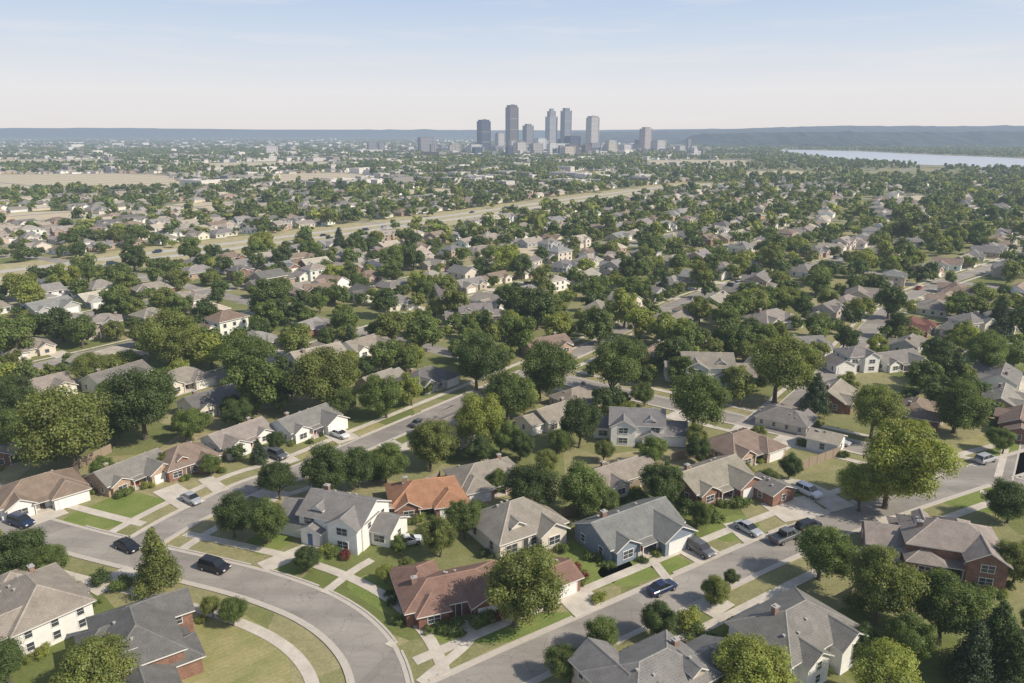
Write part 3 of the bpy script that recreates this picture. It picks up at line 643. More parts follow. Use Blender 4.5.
def house(x, y, rz, tk, sc, flip, rc, wall, wc, label, lod=0, dc=(.75, .73, .7), fdc=(.12, .05, .03)):
    T = TEMPL[tk]; wmesh, rmesh, wins = hmesh(tk, wall, lod == 1)
    e = bpy.data.objects.new("garage" if tk == 'shed' else "house", None); e.empty_display_size = 1; col.objects.link(e)
    e.location = (x, y, 0); e.rotation_euler = (0, 0, math.radians(rz)); e.scale = (-sc if flip else sc, sc, sc)
    link("wall", wmesh, e, color=wc); ro = link("roof", rmesh, e, color=rc)
    if T['ch'] and (random.random() < (.65 if lod == 0 else .3)):
        cx, cy = T['ch']; z = roof_z(T, cx, cy); link("chimney", CHIM, ro, (cx, cy, z-.35), color=(.22, .14, .11))
    if lod == 0:
        for wx, wy, wz, rot, k in wins: link("window", WIN[k], e, (wx, wy, wz), rot)
        if T['g']: link("garage_door", GAR, e, (T['g'][0], T['g'][1], 0), color=dc)
        if T['d']:
            link("door", DOORM, e, (T['d'][0], T['d'][1], .12), color=fdc)
            if tk in ('ranch', 'hip', 'bungalow', 'manor', 'villa'): link("porch", PORCH, e, (T['d'][0], T['d'][1]-.01, 0), color=rc)
        for _ in range(3):
            v = T['v'][0]; vx, vy = v[0]+random.uniform(-.35, .35)*v[2], v[1]+random.uniform(.05, .3)*v[3]
            link("roof_vent", VENT, ro, (vx, vy, roof_z(T, vx, vy)+.05))
    tag(e, label, "garage" if tk == 'shed' else "house", "suburban houses"); HPOS.append((x, y)); return e
RC = {'gray': (.19, .178, .165), 'taupe': (.245, .218, .187), 'brown': (.205, .157, .123), 'slate': (.175, .172, .168), 'orange': (.31, .16, .097), 'dark': (.13, .122, .115), 'red': (.15, .07, .06), 'tan': (.33, .29, .235), 'redbrown': (.205, .13, .098)}
RW = {'gray': 'gray', 'taupe': 'taupe', 'brown': 'brown', 'slate': 'slate gray', 'orange': 'orange clay', 'dark': 'dark gray', 'red': 'dark red', 'tan': 'light tan', 'redbrown': 'reddish brown'}
WC = {'white': ('s', (.76, .74, .69)), 'cream': ('s', (.64, .58, .48)), 'tan': ('s', (.46, .39, .31)), 'blue': ('s', (.21, .25, .295)), 'brick': ('b', (.21, .115, .082)), 'tanbrick': ('b', (.36, .25, .18)), 'grayw': ('s', (.40, .395, .38)), 'darkbrick': ('b', (.18, .085, .06))}
WW = {'white': 'white siding', 'cream': 'cream siding', 'tan': 'tan siding', 'blue': 'blue siding', 'brick': 'red brick', 'tanbrick': 'tan brick', 'grayw': 'gray siding', 'darkbrick': 'dark red brick'}
KW = {'ranch': 'one storey gabled', 'twostorey': 'two storey', 'gables': 'two storey cross gabled', 'hip': 'one storey hip roofed', 'cottage': 'small hip roofed', 'small': 'small gabled', 'manor': 'large two storey', 'villa': 'large hip roofed', 'bungalow': 'front gabled', 'lranch': 'long one storey', 'shed': 'detached'}
def hlabel(tk, r, wc): return f"{KW[tk]} {WW[wc]} {'garage' if tk=='shed' else 'house'} with {RW[r]} roof"
HH = [(346, 532, 'gables', -20, .88, 0, 'gray', 'white'), (426, 503, 'hip', 15, .80, 0, 'orange', 'brick'), (516, 535, 'cottage', 33, .98, 0, 'taupe', 'cream'), (628, 538, 'ranch', 33, .92, 1, 'slate', 'blue'),
 (452, 600, 'lranch', 20, .78, 0, 'redbrown', 'darkbrick'), (553, 588, 'shed', 33, .85, 0, 'redbrown', 'brick'), (485, 484, 'hip', 25, .8, 1, 'taupe', 'tanbrick'), (706, 488, 'ranch', 33, .88, 1, 'taupe', 'brick'), (738, 453, 'hip', 33, .82, 0, 'brown', 'tanbrick'),
 (636, 437, 'gables', -8, .85, 1, 'slate', 'white'), (615, 484, 'small', 33, .8, 0, 'taupe', 'cream'), (945, 560, 'manor', -18, .8, 1, 'taupe', 'brick'), (790, 650, 'villa', 213, .82, 0, 'gray', 'white'), (650, 704, 'manor', 213, .8, 1, 'gray', 'tan'),
 (40, 622, 'villa', 140, .82, 0, 'taupe', 'white'), (140, 662, 'manor', 125, .80, 1, 'dark', 'brick'), (40, 500, 'hip', 45, .82, 0, 'brown', 'white'), (130, 480, 'ranch', 58, .74, 1, 'gray', 'tanbrick'), (186, 468, 'cottage', 48, .78, 0, 'brown', 'brick'),
 (238, 444, 'ranch', 53, .75, 0, 'taupe', 'white'), (306, 430, 'ranch', 53, .82, 1, 'gray', 'white'), (215, 408, 'ranch', 53, .85, 1, 'dark', 'cream'), (285, 390, 'small', 53, .85, 0, 'tan', 'white'), (180, 386, 'hip', 53, .82, 0, 'taupe', 'cream'),
 (425, 385, 'hip', 53, .82, 0, 'dark', 'grayw'), (378, 388, 'small', 53, .76, 0, 'taupe', 'tan'), (555, 423, 'small', 40, .85, 1, 'taupe', 'cream'), (577, 403, 'hip', 40, .72, 1, 'taupe', 'tan'), (705, 380, 'gables', -5, .98, 1, 'taupe', 'white'),
 (825, 448, 'shed', 143, .9, 0, 'tan', 'white'), (832, 404, 'small', 53, .9, 0, 'taupe', 'brick'), (785, 425, 'hip', 143, .7, 0, 'gray', 'cream'), (915, 418, 'hip', 53, .78, 0, 'brown', 'brick'), (1000, 408, 'ranch', 53, .8, 0, 'taupe', 'tanbrick'), (1018, 430, 'small', 233, .8, 0, 'brown', 'brick'),
 (655, 360, 'ranch', 53, .8, 0, 'brown', 'brick'), (805, 355, 'gables', 10, .74, 0, 'gray', 'white'), (850, 368, 'twostorey', 10, .78, 0, 'gray', 'white'), (893, 366, 'ranch', 20, .8, 1, 'gray', 'white'), (1000, 385, 'ranch', 233, .8, 0, 'gray', 'white'),
 (910, 332, 'hip', 53, .85, 0, 'red', 'brick'), (770, 497, 'shed', 120, .85, 0, 'gray', 'brick'), (10, 455, 'hip', 53, .78, 0, 'taupe', 'brick'), (545, 352, 'ranch', 30, .85, 0, 'brown', 'tanbrick'), (365, 352, 'ranch', 53, .85, 1, 'taupe', 'white'), (40, 395, 'ranch', 53, .8, 1, 'taupe', 'cream'), (475, 322, 'gables', 10, .85, 0, 'gray', 'cream'), (965, 335, 'twostorey', 20, .9, 0, 'gray', 'cream'), (770, 325, 'hip', 30, .95, 0, 'taupe', 'white'), (100, 335, 'twostorey', 30, .85, 0, 'taupe', 'tan'), (320, 300, 'gables', 20, .85, 1, 'brown', 'brick')]
for px, py, tk, rz, sc, fl, r, wc in HH:
    x, y = G(px, py); wk, wcol = WC[wc]
    fd = {'gables': (.05, .12, .28), 'ranch': (.25, .04, .03)}.get(tk, (.08, .07, .06))
    house(x, y, rz, tk, sc, fl, tuple(c*random.uniform(.97, 1.03) for c in RC[r]), wk, wcol, hlabel(tk, r, wc), 0, fdc=fd)
    if y < 150:
        a = math.radians(rz); T = TEMPL[tk]
        for _ in range(18):
            v = random.choice(T['v']); s = random.choice((-1, 1)); lx, ly = v[0]+random.uniform(-.5, .5)*v[2], v[1]+random.choice((-1, -1, 1))*(v[3]/2+random.uniform(.8, 2.0))
            if random.random() < .45: lx, ly = v[0]+s*(v[2]/2+1.2), v[1]+random.uniform(-.5, .5)*v[3]
            if T['g'] and abs(lx-T['g'][0]) < 3.4: continue
            if any(abs(lx-u[0]) < u[2]/2+.3 and abs(ly-u[1]) < u[3]/2+.3 for u in T['v']): continue
            if fl: lx = -lx
            lx *= sc; ly *= sc; X = x+lx*math.cos(a)-ly*math.sin(a); Y = y+lx*math.sin(a)+ly*math.cos(a)
            if road_d((X, Y)) < 1 or near_drive((X, Y)): continue
            shrub(X, Y, random.uniform(.5, 1.25), random.choice(['dark', 'mid', 'mid', 'olive', 'yellow'] + (['red'] if random.random() < .3 else [])))
for px, py, R, pal in [(575, 578, 1.6, 'red'), (570, 570, 1.3, 'red'), (592, 560, 1.2, 'mid'), (480, 625, 1.6, 'mid'), (455, 632, 1.5, 'dark'), (500, 618, 1.3, 'red'), (690, 512, 1.8, 'dark'), (712, 518, 1.7, 'mid'), (740, 507, 1.6, 'mid'), (330, 553, 1.2, 'yellow'), (345, 557, 1, 'red'), (690, 540, 1.0, 'mid'), (600, 600, 1.1, 'yellow'), (650, 455, 1.5, 'mid'), (375, 480, 1.8, 'dark'), (560, 450, 2, 'olive'), (735, 640, 2, 'olive'), (690, 625, 1.8, 'yellow'), (700, 640, 1.6, 'mid'), (860, 610, 2, 'mid'), (120, 590, 1.6, 'mid'), (100, 583, 1.5, 'dark'), (640, 500, 1.6, 'mid'), (420, 520, 1.2, 'yellow')]:
    x, y = G(px, py); shrub(x, y, R, pal, 'in a front garden bed')

# procedural houses
roofk = ['gray', 'taupe', 'taupe', 'taupe', 'brown', 'slate', 'dark', 'tan', 'taupe', 'brown', 'gray', 'gray']; wallk = ['white', 'cream', 'tan', 'brick', 'tanbrick', 'grayw', 'white', 'cream', 'tanbrick']; tks = ['ranch', 'hip', 'small', 'twostorey', 'lranch', 'bungalow', 'cottage', 'ranch', 'hip', 'gables']
cand = []; handH = np.array(HPOS); handT = np.array(TPOS); drv = MB()
for n0 in NK:
    for s in (-1, 1):
        u = -1200+random.random()*18
        while u < 3200:
            u += random.uniform(16, 20)
            if n0 < 90 and u < 164: continue
            if min(abs(u-c) for c in CU) < 12 and not (n0 < 90 and u < 200): continue
            nn = n0+s*(12.8+random.uniform(-.8, 1.2))
            if abs(nn-HW) < 38 and u < 890: continue
            p = W(u, nn)
            if not infr(p, 140, 2400, 12): continue
            if random.random() < (.03 if p[1] < 700 else (.2 if p[1] < 1300 else .58)): continue
            if np.hypot(handH[:, 0]-p[0], handH[:, 1]-p[1]).min() < 15.0: continue
            if road_d(p) < 7.0: continue
            if np.min(np.hypot(handT[:, 0]-p[0], handT[:, 1]-p[1])-np.minimum(handT[:, 2], 3)) < 1.8: continue
            ppx, ppy = proj(p[0], p[1])
            if ppx > 690 and ppy < 176+(ppx-700)*.01: continue
            cand.append((p[0], p[1], (53 if s > 0 else 233)+random.uniform(-12, 12), s))
            q0 = W(u+5, n0+s*2.9); q1 = W(u+5, n0+s*10); hw = U*2.2
            if p[1] < 900: drv.face([(*(q0-hw), .06), (*(q0+hw), .06), (*(q1+hw), .06), (*(q1-hw), .06)])
FDW = [[G(*p) for p in q] for q in FD]
def infield(p, F_=FDW):
    for q in F_:
        c = False; j = len(q)-1
        for i in range(len(q)):
            if (q[i][1] > p[1]) != (q[j][1] > p[1]) and p[0] < (q[j][0]-q[i][0])*(p[1]-q[i][1])/(q[j][1]-q[i][1])+q[i][0]: c = not c
            j = i
        if c: return True
    return False
cand = [c for c in cand if not infield(c)]
cand.sort(key=lambda c: math.hypot(c[0], c[1]))
o = link("driveway", drv.build("driveway", [CONC])); tag(o, "concrete driveways beside suburban houses", "driveway", kind="structure")
nind = 296-len(HH); far = cand[nind:]
for c in cand[:nind]:
    tk = random.choice(tks); r = random.choice(roofk); wc = random.choice(wallk); wk, wcol = WC[wc]; d = math.hypot(c[0], c[1])
    f_ = random.uniform(.85, 1.3)
    house(c[0], c[1], c[2], tk, random.uniform(.78, .92), random.random() < .5, tuple(q*f_*random.uniform(.97, 1.03) for q in RC[r]), wk, tuple(q*random.uniform(.95, 1.02) for q in wcol), hlabel(tk, r, wc), 0 if d < 215 else 1)
# distant houses: one merged stuff object
def merge(templates, inst, name, mats, label, cat):
    """templates: list of (V,loops,starts,totals,tint); inst: arrays x,y,z,rot,sx,sy,sz,tint rgb, template idx"""
    Vs, Ls, Ss, Ts, Ti = [], [], [], [], []; nv = nl = 0
    for ti, (V, L, S, T, C) in enumerate(templates):
        I = inst[inst[:, 10] == ti]; k = len(I)
        if not k: continue
        c, s = np.cos(I[:, 3])[:, None], np.sin(I[:, 3])[:, None]
        X = V[None, :, 0]*I[:, 4:5]; Y = V[None, :, 1]*I[:, 5:6]; Z = V[None, :, 2]*I[:, 6:7]
        P = np.stack([X*c-Y*s+I[:, 0:1], X*s+Y*c+I[:, 1:2], Z+I[:, 2:3]], 2).reshape(-1, 3)
        Vs.append(P); Ls.append((L[None]+nv+(np.arange(k)*len(V))[:, None]).ravel()); Ss.append((S[None]+nl+(np.arange(k)*len(L))[:, None]).ravel())
        Ts.append(np.tile(T, k)); Ti.append((C[None]*I[:, None, 7:10]).reshape(-1, 3)); nv += len(P); nl += k*len(L)
    me = npmesh(name, np.concatenate(Vs), np.concatenate(Ls), np.concatenate(Ss), np.concatenate(Ts), mats, np.concatenate(Ti))
    o = link(name, me); tag(o, label, cat, kind="stuff"); o.color = (1, 1, 1, 1); return o
def htemplate(tk, rcol, wcol):
    T = TEMPL[tk]; a = MB(); b = MB()
    for v in T['v']: wall_vol(a, v); roof_vol(b, v)
    vs = a.v+b.v; fs = a.f+[tuple(i+len(a.v) for i in f) for f, mi in zip(b.f, b.m) if mi < 2]
    cs = [wcol]*len(a.f)+[rcol if mi == 0 else (.6, .58, .55) for mi in b.m if mi < 2]
    L = np.array([i for f in fs for i in f]); T_ = np.array([len(f) for f in fs]); S = np.r_[0, np.cumsum(T_)[:-1]]
    return np.array(vs), L, S, T_, np.array(cs)
HTP = [htemplate(tk, RC[r], WC[wc][1]) for tk, r, wc in [('ranch', 'taupe', 'white'), ('hip', 'gray', 'tan'), ('small', 'tan', 'cream'), ('hip', 'brown', 'tanbrick'), ('lranch', 'taupe', 'tanbrick'), ('ranch', 'dark', 'cream'), ('small', 'tan', 'tan'), ('cottage', 'gray', 'cream')]]
I = []
for c in far:
    s = random.uniform(.78, .92); t = random.uniform(.85, 1.35); I.append((c[0], c[1], 0, math.radians(c[2]), s, s, s, t, t, t, random.randrange(len(HTP))))
merge(HTP, np.array(I), "distant_houses", [FARH], "far suburban houses with gray and tan roofs", "houses")
# far commercial boxes
def boxt():
    mb = MB(); mb.box(0, 0, .5, 1, 1, 1, 0, False); mb.box(.2, .1, 1.04, .2, .2, .1, 0, False); mb.box(-.2, -.2, 1.03, .15, .1, .08, 0, False)
    L = np.array([i for f in mb.f for i in f]); T_ = np.full(len(mb.f), 4); cs = np.ones((len(mb.f), 3)); cs[4] = .8
    return np.array(mb.v), L, np.arange(len(mb.f))*4, T_, cs
I = []
while len(I) < 1150:
    px = random.uniform(-20, 400) if random.random() < .5 else random.gauss(500, 120); py = 140+random.random()**1.3*48
    if px > 730 or (px > 640 and py < 150): continue
    x, y = G(px, py)
    if py > 163 and random.random() < .65: continue
    if abs(x*NN[0]+y*NN[1]-HW) < 60 or infield((x, y)): continue
    k = random.choice([.25, .4, .5, .65]); big = random.random() < .25
    I.append((x, y, 0, A53+random.choice((0, math.pi/2)), random.uniform(14, 30)*(2.0 if big else 1), random.uniform(10, 18)*(1.5 if big else 1), random.uniform(5, 9)+(random.random() < .12)*6*(py < 158), k, k*.92, k*.83, 0))
merge([boxt()], np.array(I), "distant_buildings", [FARH], "far low pale commercial buildings among trees", "buildings")

# ------------------------------------------------------------ more trees
hk = kdtree.KDTree(len(cand)+len(HH))
for i, p in enumerate([(c[0], c[1]) for c in cand]+[h for h in HPOS[:len(HH)]]): hk.insert((p[0], p[1], 0), i)
hk.balance()
NKA = np.array(NK); CUA = np.array(CU)
def unwarp(p):
    k = float(sstep((p[1]-180)/200)); u0 = float(p@U); n0 = float(p@NN); u, n = u0, n0
    for _ in range(3): u, n = u0-k*14*math.sin(n/130), n0-k*amp(n)*math.sin(u/105+n/300)
    return u, n
def streets_ok(p, R):
    u2, n2 = unwarp(p)
    if u2 < 890:
        dh = n2-HW
        if -15 < dh < 15: return False
        if -(30+R*.8) < dh < 28 and random.random() < .93: return False
    cl = (3.0+R*.2) if p[1] < 300 else (2.4 if p[1] < 420 else .8)
    if (n2 > 90 or u2 > 149) and np.abs(NKA-n2).min() < cl: return False
    if np.abs(CUA-u2).min() < cl and (u2 > 160 or n2 > 168): return False
    return True
grid = {}
def gk(x, y): return (int(x//8), int(y//8))
for x, y, R in TPOS: grid.setdefault(gk(x, y), []).append((x, y, R))
def tooclose(x, y, R, f):
    a, b = gk(x, y)
    for i in (-1, 0, 1):
        for j in (-1, 0, 1):
            for q in grid.get((a+i, b+j), ()):
                if math.hypot(q[0]-x, q[1]-y) < f*(R+q[2]): return True
    return False
def scatter(y0, y1, dens, Rm, Rs, f, hm=1.0):
    area = .72*(y1*y1-y0*y0)+40*(y1-y0); n = int(area/dens); out = []
    for _ in range(n):
        y = math.sqrt(random.uniform(y0*y0, y1*y1)); x = random.uniform(-1, 1)*(.71*y+15); R = min(7, max(1.6, random.lognormvariate(math.log(Rm), Rs)))
        dn = .5+.3*math.sin(x/97+2)+.25*math.sin(y/83+x/210)+.25*math.sin((x-y)/41)
        if random.random() > .42+dn*.62: continue
        p = np.array([x, y])
        if not streets_ok(p, R): continue
        hd = hk.find((x, y, 0))[2]
        if hd is not None and hd < (4.8+R*.5)*hm: continue
        if y < 220 and (road_d((x, y)) < 1.5+R*.45 or (np.hypot(DA[:, 0]-x, DA[:, 1]-y)-DA[:, 2]).min() < R*.5): continue
        if infield(p): continue
        if tooclose(x, y, R, f): continue
        grid.setdefault(gk(x, y), []).append((x, y, R)); out.append((x, y, R))
    return out
T1 = scatter(75, 150, 120, 2.7, .25, .72, 1.35)+scatter(150, 420, 44, 3.35, .38, .50)
T1.sort(key=lambda t: -t[2]/math.hypot(t[0], t[1], 60))
ni = 292-len(HT)-len(HC)
pk = ['dark', 'mid', 'mid', 'olive', 'olive', 'mid', 'yellow', 'dark']
for x, y, R in T1[:ni]:
    con = random.random() < .05
    tree(x, y, R*(.8 if con else 1), 'blue' if con else random.choice(pk), 'con' if con else ('near' if y < 140 else 'mid'), random.uniform(.85, 1.05))
T2 = scatter(420, 1050, 52, 3.65, .36, .48)
def stufft(seed, nl, size, K, core):
    r = np.random.default_rng(seed); C, Rl, Tl = lobes_broad(r, K, 1.2); Rl = Rl*1.5; return cloud(r, nl, C, Rl, Tl, size, core, .76)
LM = [stufft(700+i, 1100, .105, 14, ICO1) for i in range(4)]; LF = [stufft(720+i, 140, .23, 7, ICO1) for i in range(4)]; LX = [stufft(740+i, 28, .42, 3, ICO1) for i in range(3)]
def inst(T, nt_, hs=1.0):
    out = []
    for x, y, R in T:
        c = np.array(PAL[random.choice(pk)])*random.uniform(.8, 1.15); out.append((x, y, 0, random.random()*6.28, R, R, R*hs*random.uniform(.8, 1.05), *c, random.randrange(nt_)))
    return np.array(out)
merge(LM, inst(T1[ni:], 4), "suburban_trees", [LEAF], "shade trees filling yards between houses", "trees")
merge(LF, inst(T2, 4), "distant_trees", [LEAF], "dense trees among distant suburban houses", "trees")
# very far
def farsc(n, y0, y1, Rm):
    a = rng.random(n); y = np.sqrt(y0*y0+a*(y1*y1-y0*y0)); x = (rng.random(n)*2-1)*(.72*y+15); R = Rm*(.7+.6*rng.random(n))
    dn = np.sin(x/160+1)+np.sin(y/130+x/300)+np.sin((x-y)/70); keep = rng.random(n) < .68+dn*.25
    return x[keep], y[keep], R[keep]
x, y, R = farsc(31000, 1050, 2700, 5.2)
px, py = proj(x, y); ok = river_ok(px, py)
ok &= ~((px > 370) & (px < 700) & (py > 147) & (py < 159) & (rng.random(len(px)) < .5))
ok &= ~((px < 340) & (py < 192) & (rng.random(len(px)) < .25))
ok &= np.array([not infield(p) for p in zip(x, y)])
T3 = list(zip(x[ok], y[ok], R[ok]))
x, y, R = farsc(18000, 2700, 8500, 12); px, py = proj(x, y); ok = river_ok(px, py) & ~((px > 430) & (px < 690) & (y < 3000))
T4 = list(zip(x[ok], y[ok], R[ok]))
merge(LX, np.vstack([inst(T3, 3), inst(T4, 3, .42)]), "distant_woodland", [LEAF], "hazy tree cover reaching the horizon", "trees")

# ------------------------------------------------------------ downtown
def tower(px, wpx, top, base, colr, label, depth=1.0, style=0):
    x, y = G(px, base); t = dist_t(px, base); wd = wpx/F*t/1.46; h = (base-top)/F*t/CT
    mb = MB(); dw = wd*depth; b = h*.93 if style != 2 else h*.8
    mb.box(0, 0, b/2, wd, dw, b, 0, False, 1)
    for sx in (-1, 1):
        for sy in (-1, 1): mb.box(sx*wd*.5, sy*dw*.5, b*.5+1, wd*.08, dw*.08, b+2, 0, False, 1)
    k = int(b/28)
    for i in range(1, k): mb.box(0, 0, i*b/k, wd*1.02, dw*1.02, 1.2, 2, True)
    mb.box(0, 0, 5, wd*1.15, dw*1.15, 10, 0, False, 1)
    e = bpy.data.objects.new("tower" if h > 60 else "office_building", None); col.objects.link(e); e.location = (x, y, 0); e.rotation_euler = (0, 0, math.radians(28))
    link("wall", mb.build("wall", [FAC, FLAT, FLAT]), e, color=colr)
    mb = MB()
    if style == 1: mb.box(0, 0, b+h*.035, wd*.7, dw*.7, h*.07, 0, False, 1)
    elif style == 2:
        mb.box(0, 0, b+h*.07, wd*.78, dw*.78, h*.14, 0, False, 1); mb.box(0, 0, b+h*.17, wd*.4, dw*.4, h*.06, 0, False, 1)
    else: mb.box(0, 0, b+h*.03, wd*.88, dw*.88, h*.06, 0, False, 1); mb.box(wd*.1, 0, b+h*.065, wd*.3, dw*.35, h*.02, 0, False, 1)
    link("roof", mb.build("roof", [FAC, FLAT]), e, color=tuple(c*.8 for c in colr))
    tag(e, label, "skyscraper" if h > 60 else "office building", "downtown buildings")
DK, MD, LT, BN = (.07, .085, .125), (.26, .25, .25), (.55, .50, .44), (.17, .145, .14)
for a in [(484, 14, 122, 152, DK, "dark glass office tower in the downtown cluster", 1, 0), (512, 13, 108.5, 151, BN, "tallest dark brown office tower downtown", 1, 0), (528, 11, 126, 151, MD, "mid height gray office tower downtown", 1, 1), (551, 12, 112, 150, (.40, .38, .37), "tall pale glass tower with stepped top", 1, 2), (565.5, 11, 111.5, 150, (.26, .26, .28), "slim tall gray tower downtown", 1, 1),
          (592, 13, 118.5, 151, (.54, .48, .42), "light stone office tower with flat top", 1, 0), (572, 16, 137, 153, DK, "dark blocky office building below towers", 1, 0), (645, 12, 129, 152, (.48, .40, .35), "beige office tower standing apart from the cluster", 1, 1), (658, 15, 141, 153, LT, "low beige office block beside a tower", 1, 0), (426, 19, 138, 154, (.30, .28, .28), "wide gray office block among trees", .6, 0),
          (500, 10, 134, 152, LT, "pale mid rise office building", 1, 0), (540, 13, 139, 153, (.65, .63, .59), "white low office building downtown", 1, 0), (610, 12, 141, 153, LT, "pale low office building downtown", 1, 0), (272, 15, 147, 156, (.6, .56, .52), "white long low block among trees", .6, 0), (455, 12, 145, 153, MD, "gray low office building downtown", 1, 0), (520, 14, 143, 154, LT, "pale low office building downtown", 1, 0), (560, 20, 144, 155, (.6, .57, .52), "pale wide low building downtown", .7, 0), (598, 12, 145, 154, (.4, .39, .38), "gray low office building downtown", 1, 0), (625, 13, 145, 154, (.6, .55, .5), "beige low office building downtown", 1, 0), (475, 16, 145, 155, (.6, .56, .51), "white low wide building downtown", .7, 0), (680, 10, 146, 153, (.5, .46, .42), "low tan building at the edge of downtown", 1, 0)]: tower(*a)
for i in range(150):
    px = random.gauss(545, 80); 
    if px > 715 or px < 350: continue
    bs = random.uniform(149.5, 157.5); tower(px, random.uniform(4, 16), bs-random.choice([2.5, 3, 4, 5, 7, 10, 12])*random.uniform(.8, 1.1), bs, random.choice([DK, MD, MD, LT, (.65, .62, .57), (.55, .47, .38), (.4, .36, .32), BN]), "low rise downtown building among trees", random.uniform(.6, 1), random.randrange(2))

# ------------------------------------------------------------ vehicles
def car_meshes(kind):
    mb = MB(); secs = {'sedan': [(-2.3, .42, .72, .74), (-2.18, .3, .93, .86), (-1.3, .24, .98, .91), (0, .24, .95, .92), (1.1, .24, .93, .91), (2.0, .28, .80, .86), (2.3, .4, .62, .72)],
        'suv': [(-2.35, .5, 1.0, .82), (-2.25, .35, 1.12, .92), (-1.3, .3, 1.14, .96), (0, .3, 1.12, .96), (1.2, .3, 1.10, .96), (2.1, .35, 1.0, .9), (2.35, .5, .8, .8)],
        'pickup': [(-2.75, .55, .95, .9), (-2.7, .45, 1.05, .97), (-1.5, .4, 1.06, 1.0), (0, .4, 1.08, 1.0), (1.4, .4, 1.08, 1.0), (2.5, .45, 1.0, .94), (2.75, .55, .85, .85)]}[kind]
    rings = []
    for x, z0, z1, hw in secs:
        half = [(hw*.9, z0), (hw, z0+.16), (hw*1.0, (z0+z1)/2), (hw*.97, z1-.1), (hw*.86, z1)]
        rings.append([(x, y, z) for y, z in half]+[(x, -y, z) for y, z in reversed(half)])
    for a, b in zip(rings, rings[1:]):
        for i in range(10): j = (i+1) % 10; mb.face([a[i], a[j], b[j], b[i]])
    mb.face(rings[0]); mb.face(rings[-1])
    c = {'sedan': (-1.75, 1.05, -1.05, .25, .94, 1.43, .8, .62), 'suv': (-2.2, 1.15, -1.95, .45, 1.12, 1.72, .86, .7), 'pickup': (-.75, 1.45, -.6, .75, 1.07, 1.78, .88, .72)}[kind]
    x0, x1, X0, X1, z0, z1, w0, w1 = c; g = MB()
    B = [(x0, -w0, z0), (x1, -w0, z0), (x1, w0, z0), (x0, w0, z0)]; Tt = [(X0, -w1, z1), (X1, -w1, z1), (X1, w1, z1), (X0, w1, z1)]
    for i in range(4): j = (i+1) % 4; g.face([B[i], B[j], Tt[j], Tt[i]])
    mb.face([(X0-.05, -w1-.02, z1+.005), (X1+.05, -w1-.02, z1+.005), (X1-.1, -w1*.8, z1+.06), (X0+.1, -w1*.8, z1+.06)]); mb.face([(X0-.05, w1+.02, z1+.005), (X1+.05, w1+.02, z1+.005), (X1-.1, w1*.8, z1+.06), (X0+.1, w1*.8, z1+.06)])
    mb.face([(X0+.1, -w1*.8, z1+.06), (X1-.1, -w1*.8, z1+.06), (X1-.1, w1*.8, z1+.06), (X0+.1, w1*.8, z1+.06)])
    for xx in (X0, X1): mb.face([(xx+(-.05 if xx == X0 else .05), -w1, z1+.005), (xx+(-.05 if xx == X0 else .05), w1, z1+.005), (xx+(.1 if xx == X0 else -.1), w1*.8, z1+.06), (xx+(.1 if xx == X0 else -.1), -w1*.8, z1+.06)])
    for i in range(4):  # corner pillars
        a, b = Vector(B[i]), Vector(Tt[i]); sgn = 1 if a.y > 0 else -1
        mb.face([a+Vector((-.05, sgn*.012, 0)), a+Vector((.07, sgn*.012, 0)), b+Vector((.07, sgn*.012, 0)), b+Vector((-.05, sgn*.012, 0))])
    mxp = (x0+x1)/2
    for s in (-1, 1): mb.face([(mxp-.05, s*(w0+.012), z0), (mxp+.05, s*(w0+.012), z0), (mxp+.05, s*(w1+.012), z1), (mxp-.05, s*(w1+.012), z1)])
    if kind == 'pickup':
        for s in (-1, 1): mb.box(-1.75, s*.9, 1.13, 1.95, .1, .16)
        mb.box(-2.68, 0, 1.13, .1, 1.8, .16); g.face([(-2.6, -.84, 1.075), (-.82, -.84, 1.085), (-.82, .84, 1.085), (-2.6, .84, 1.075)])
    body = mb.build("body", [CARP]); gm = g.build("window", [CARG]); return body, gm, secs
def wheelm(r, wd, mat, rr=0, nm="tyre"):
    mb = MB(); k = 16; P = [(math.cos(2*math.pi*i/k), math.sin(2*math.pi*i/k)) for i in range(k)]
    for i in range(k):
        j = (i+1) % k; mb.face([(P[i][0]*r, -wd/2, P[i][1]*r), (P[j][0]*r, -wd/2, P[j][1]*r), (P[j][0]*r, wd/2, P[j][1]*r), (P[i][0]*r, wd/2, P[i][1]*r)])
    for s in (-1, 1): mb.face([(p[0]*r, s*wd/2, p[1]*r) for p in P])
    return mb.build(nm, [mat])
TY, RI = wheelm(.34, .24, TYRE), wheelm(.2, .27, RIM, nm="rim")
mb = MB(); mb.box(0, 0, 0, .08, .34, .14); LEN = mb.build("headlight", [LENS]); mb = MB(); mb.box(0, 0, 0, .08, .3, .18); TLN = mb.build("tail_light", [TAIL])
CM = {k: car_meshes(k) for k in ('sedan', 'suv', 'pickup')}
CC = {'black': (.02, .02, .025), 'dark blue': (.02, .035, .08), 'silver': (.4, .41, .42), 'white': (.75, .75, .73), 'gray': (.12, .125, .13), 'red': (.3, .03, .025)}
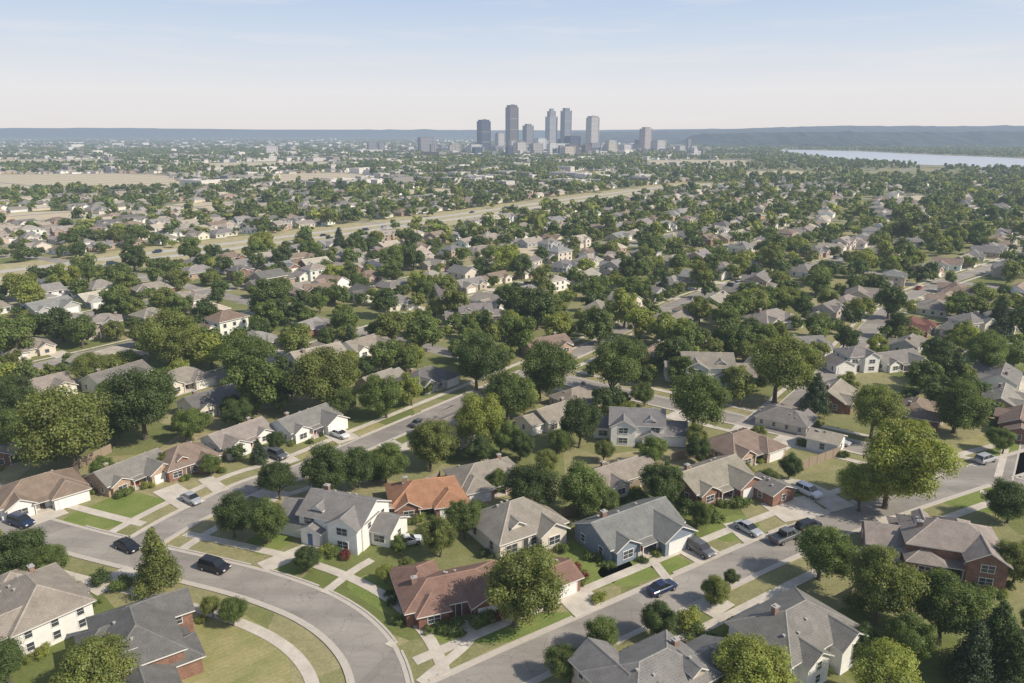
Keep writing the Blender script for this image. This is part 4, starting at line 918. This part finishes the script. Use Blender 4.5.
def car(x, y, rz, kind, cn, where, parts=True, z=.03):
    e = bpy.data.objects.new("parked_car", None); col.objects.link(e); e.location = (x, y, z); e.rotation_euler = (0, 0, math.radians(rz))
    body, gm, secs = CM[kind]; link("body", body, e, color=CC[cn]); link("window", gm, e)
    if parts:
        L = secs[-1][0]; wx = L*.6; hw = secs[3][3]
        for a in (-1, 1):
            for b in (-1, 1):
                we = link("wheel", TY, e, (a*wx, b*(hw-.1), .34)); link("rim", RI, we)
        zl = secs[-1][2]; 
        for b in (-1, 1): link("headlight", LEN, e, (L-.03, b*secs[-1][3]*.75, zl-.02)); link("tail_light", TLN, e, (-L+.02, b*secs[0][3]*.8, secs[0][2]-.02))
    tag(e, f"{cn} {kind if kind!='suv' else 'sport utility vehicle'} {where}", "car", "cars on the streets and driveways")
for px, py, rz, k, cn, wh in [(22, 525, -25, 'suv', 'dark blue', 'parked along the kerb'), (128, 549, -30, 'sedan', 'black', 'driving through the junction'), (215, 570, -22, 'suv', 'black', 'driving along the curved street'), (662, 591, 33, 'sedan', 'dark blue', 'parked along the kerb'), (785, 540, 31, 'pickup', 'gray', 'parked along the kerb'), (808, 530, 30, 'suv', 'black', 'parked along the kerb'),
                              (808, 495, -57, 'suv', 'white', 'parked in a wide driveway'), (408, 544, 20, 'sedan', 'white', 'parked beside a white house'), (838, 444, -37, 'sedan', 'silver', 'parked along the cross street'), (192, 502, -37, 'sedan', 'silver', 'parked in a driveway'), (278, 458, -37, 'suv', 'gray', 'parked in a driveway'), (340, 437, -37, 'sedan', 'white', 'parked in a driveway'), (748, 532, -57, 'sedan', 'silver', 'parked in a driveway'), (700, 553, -57, 'suv', 'gray', 'parked in a driveway'), (925, 452, 53, 'sedan', 'black', 'parked by the street'), (420, 425, 53, 'sedan', 'gray', 'parked along the kerb'), (985, 462, 27, 'suv', 'silver', 'parked along the kerb')]:
    x, y = G(px, py); car(x, y, rz, k, cn, wh, True, .10 if 'drive' in wh and 'driving' not in wh else .03)
for i in range(90):
    n0 = random.choice([k for k in NK if -400 < k < 700]); u = random.uniform(150, 650); s = random.choice((-1, 1)); p = W(u, n0+s*1.9)
    if not infr(p, 150, 520, 0): continue
    q = W(u+3, n0+s*1.9); car(p[0], p[1], math.degrees(math.atan2(q[1]-p[1], q[0]-p[0]))+(180 if s < 0 else 0), random.choice(['sedan', 'suv', 'pickup']), random.choice(list(CC)), 'parked along a residential street', False)
for i in range(26):
    u = random.uniform(-150, 830); s = random.choice((-1, 1)); dd = HW+s*9+random.choice((-1.8, 1.8)); p = W(u, dd); q = W(u+4, dd)
    if infr(p, 200, 1000, 0): car(p[0], p[1], math.degrees(math.atan2(q[1]-p[1], q[0]-p[0]))+(180 if s > 0 else 0), random.choice(['sedan', 'suv', 'pickup']), random.choice(list(CC)), 'driving along the highway', False, .04)

# fences
def fence(pts):
    P = densify([G(*p) for p in pts], 2.4); mb = MB()
    for a, b in zip(P, P[1:]):
        d = b-a; L = np.linalg.norm(d); d = d/L; n_ = np.array([-d[1], d[0]])*.03
        mb.face([(*(a-n_), 0), (*(b-n_), 0), (*(b-n_), 1.8), (*(a-n_), 1.8)]); mb.face([(*(a+n_), 0), (*(b+n_), 0), (*(b+n_), 1.8), (*(a+n_), 1.8)]); mb.face([(*(a-n_), 1.8), (*(b-n_), 1.8), (*(b+n_), 1.8), (*(a+n_), 1.8)])
        mb.box(a[0], a[1], .98, .14, .14, 1.96)
    o = link("fence", mb.build("fence", [WOOD])); tag(o, "weathered wooden backyard fence between houses", "fence", "backyard fences")
for f in [[(560, 520), (600, 500), (640, 488)], [(440, 480), (400, 500)], [(80, 468), (112, 452)], [(740, 480), (700, 458), (670, 462)], [(850, 600), (900, 575), (925, 590)], [(220, 462), (250, 450)], [(650, 640), (700, 660)], [(540, 500), (500, 512)], [(800, 470), (840, 455)]]: fence(f)
print("houses", len(cand), "T1", len(T1), "T2", len(T2), "T3", len(T3), "T4", len(T4), "hand", len(HT)+len(HC), len(HH))
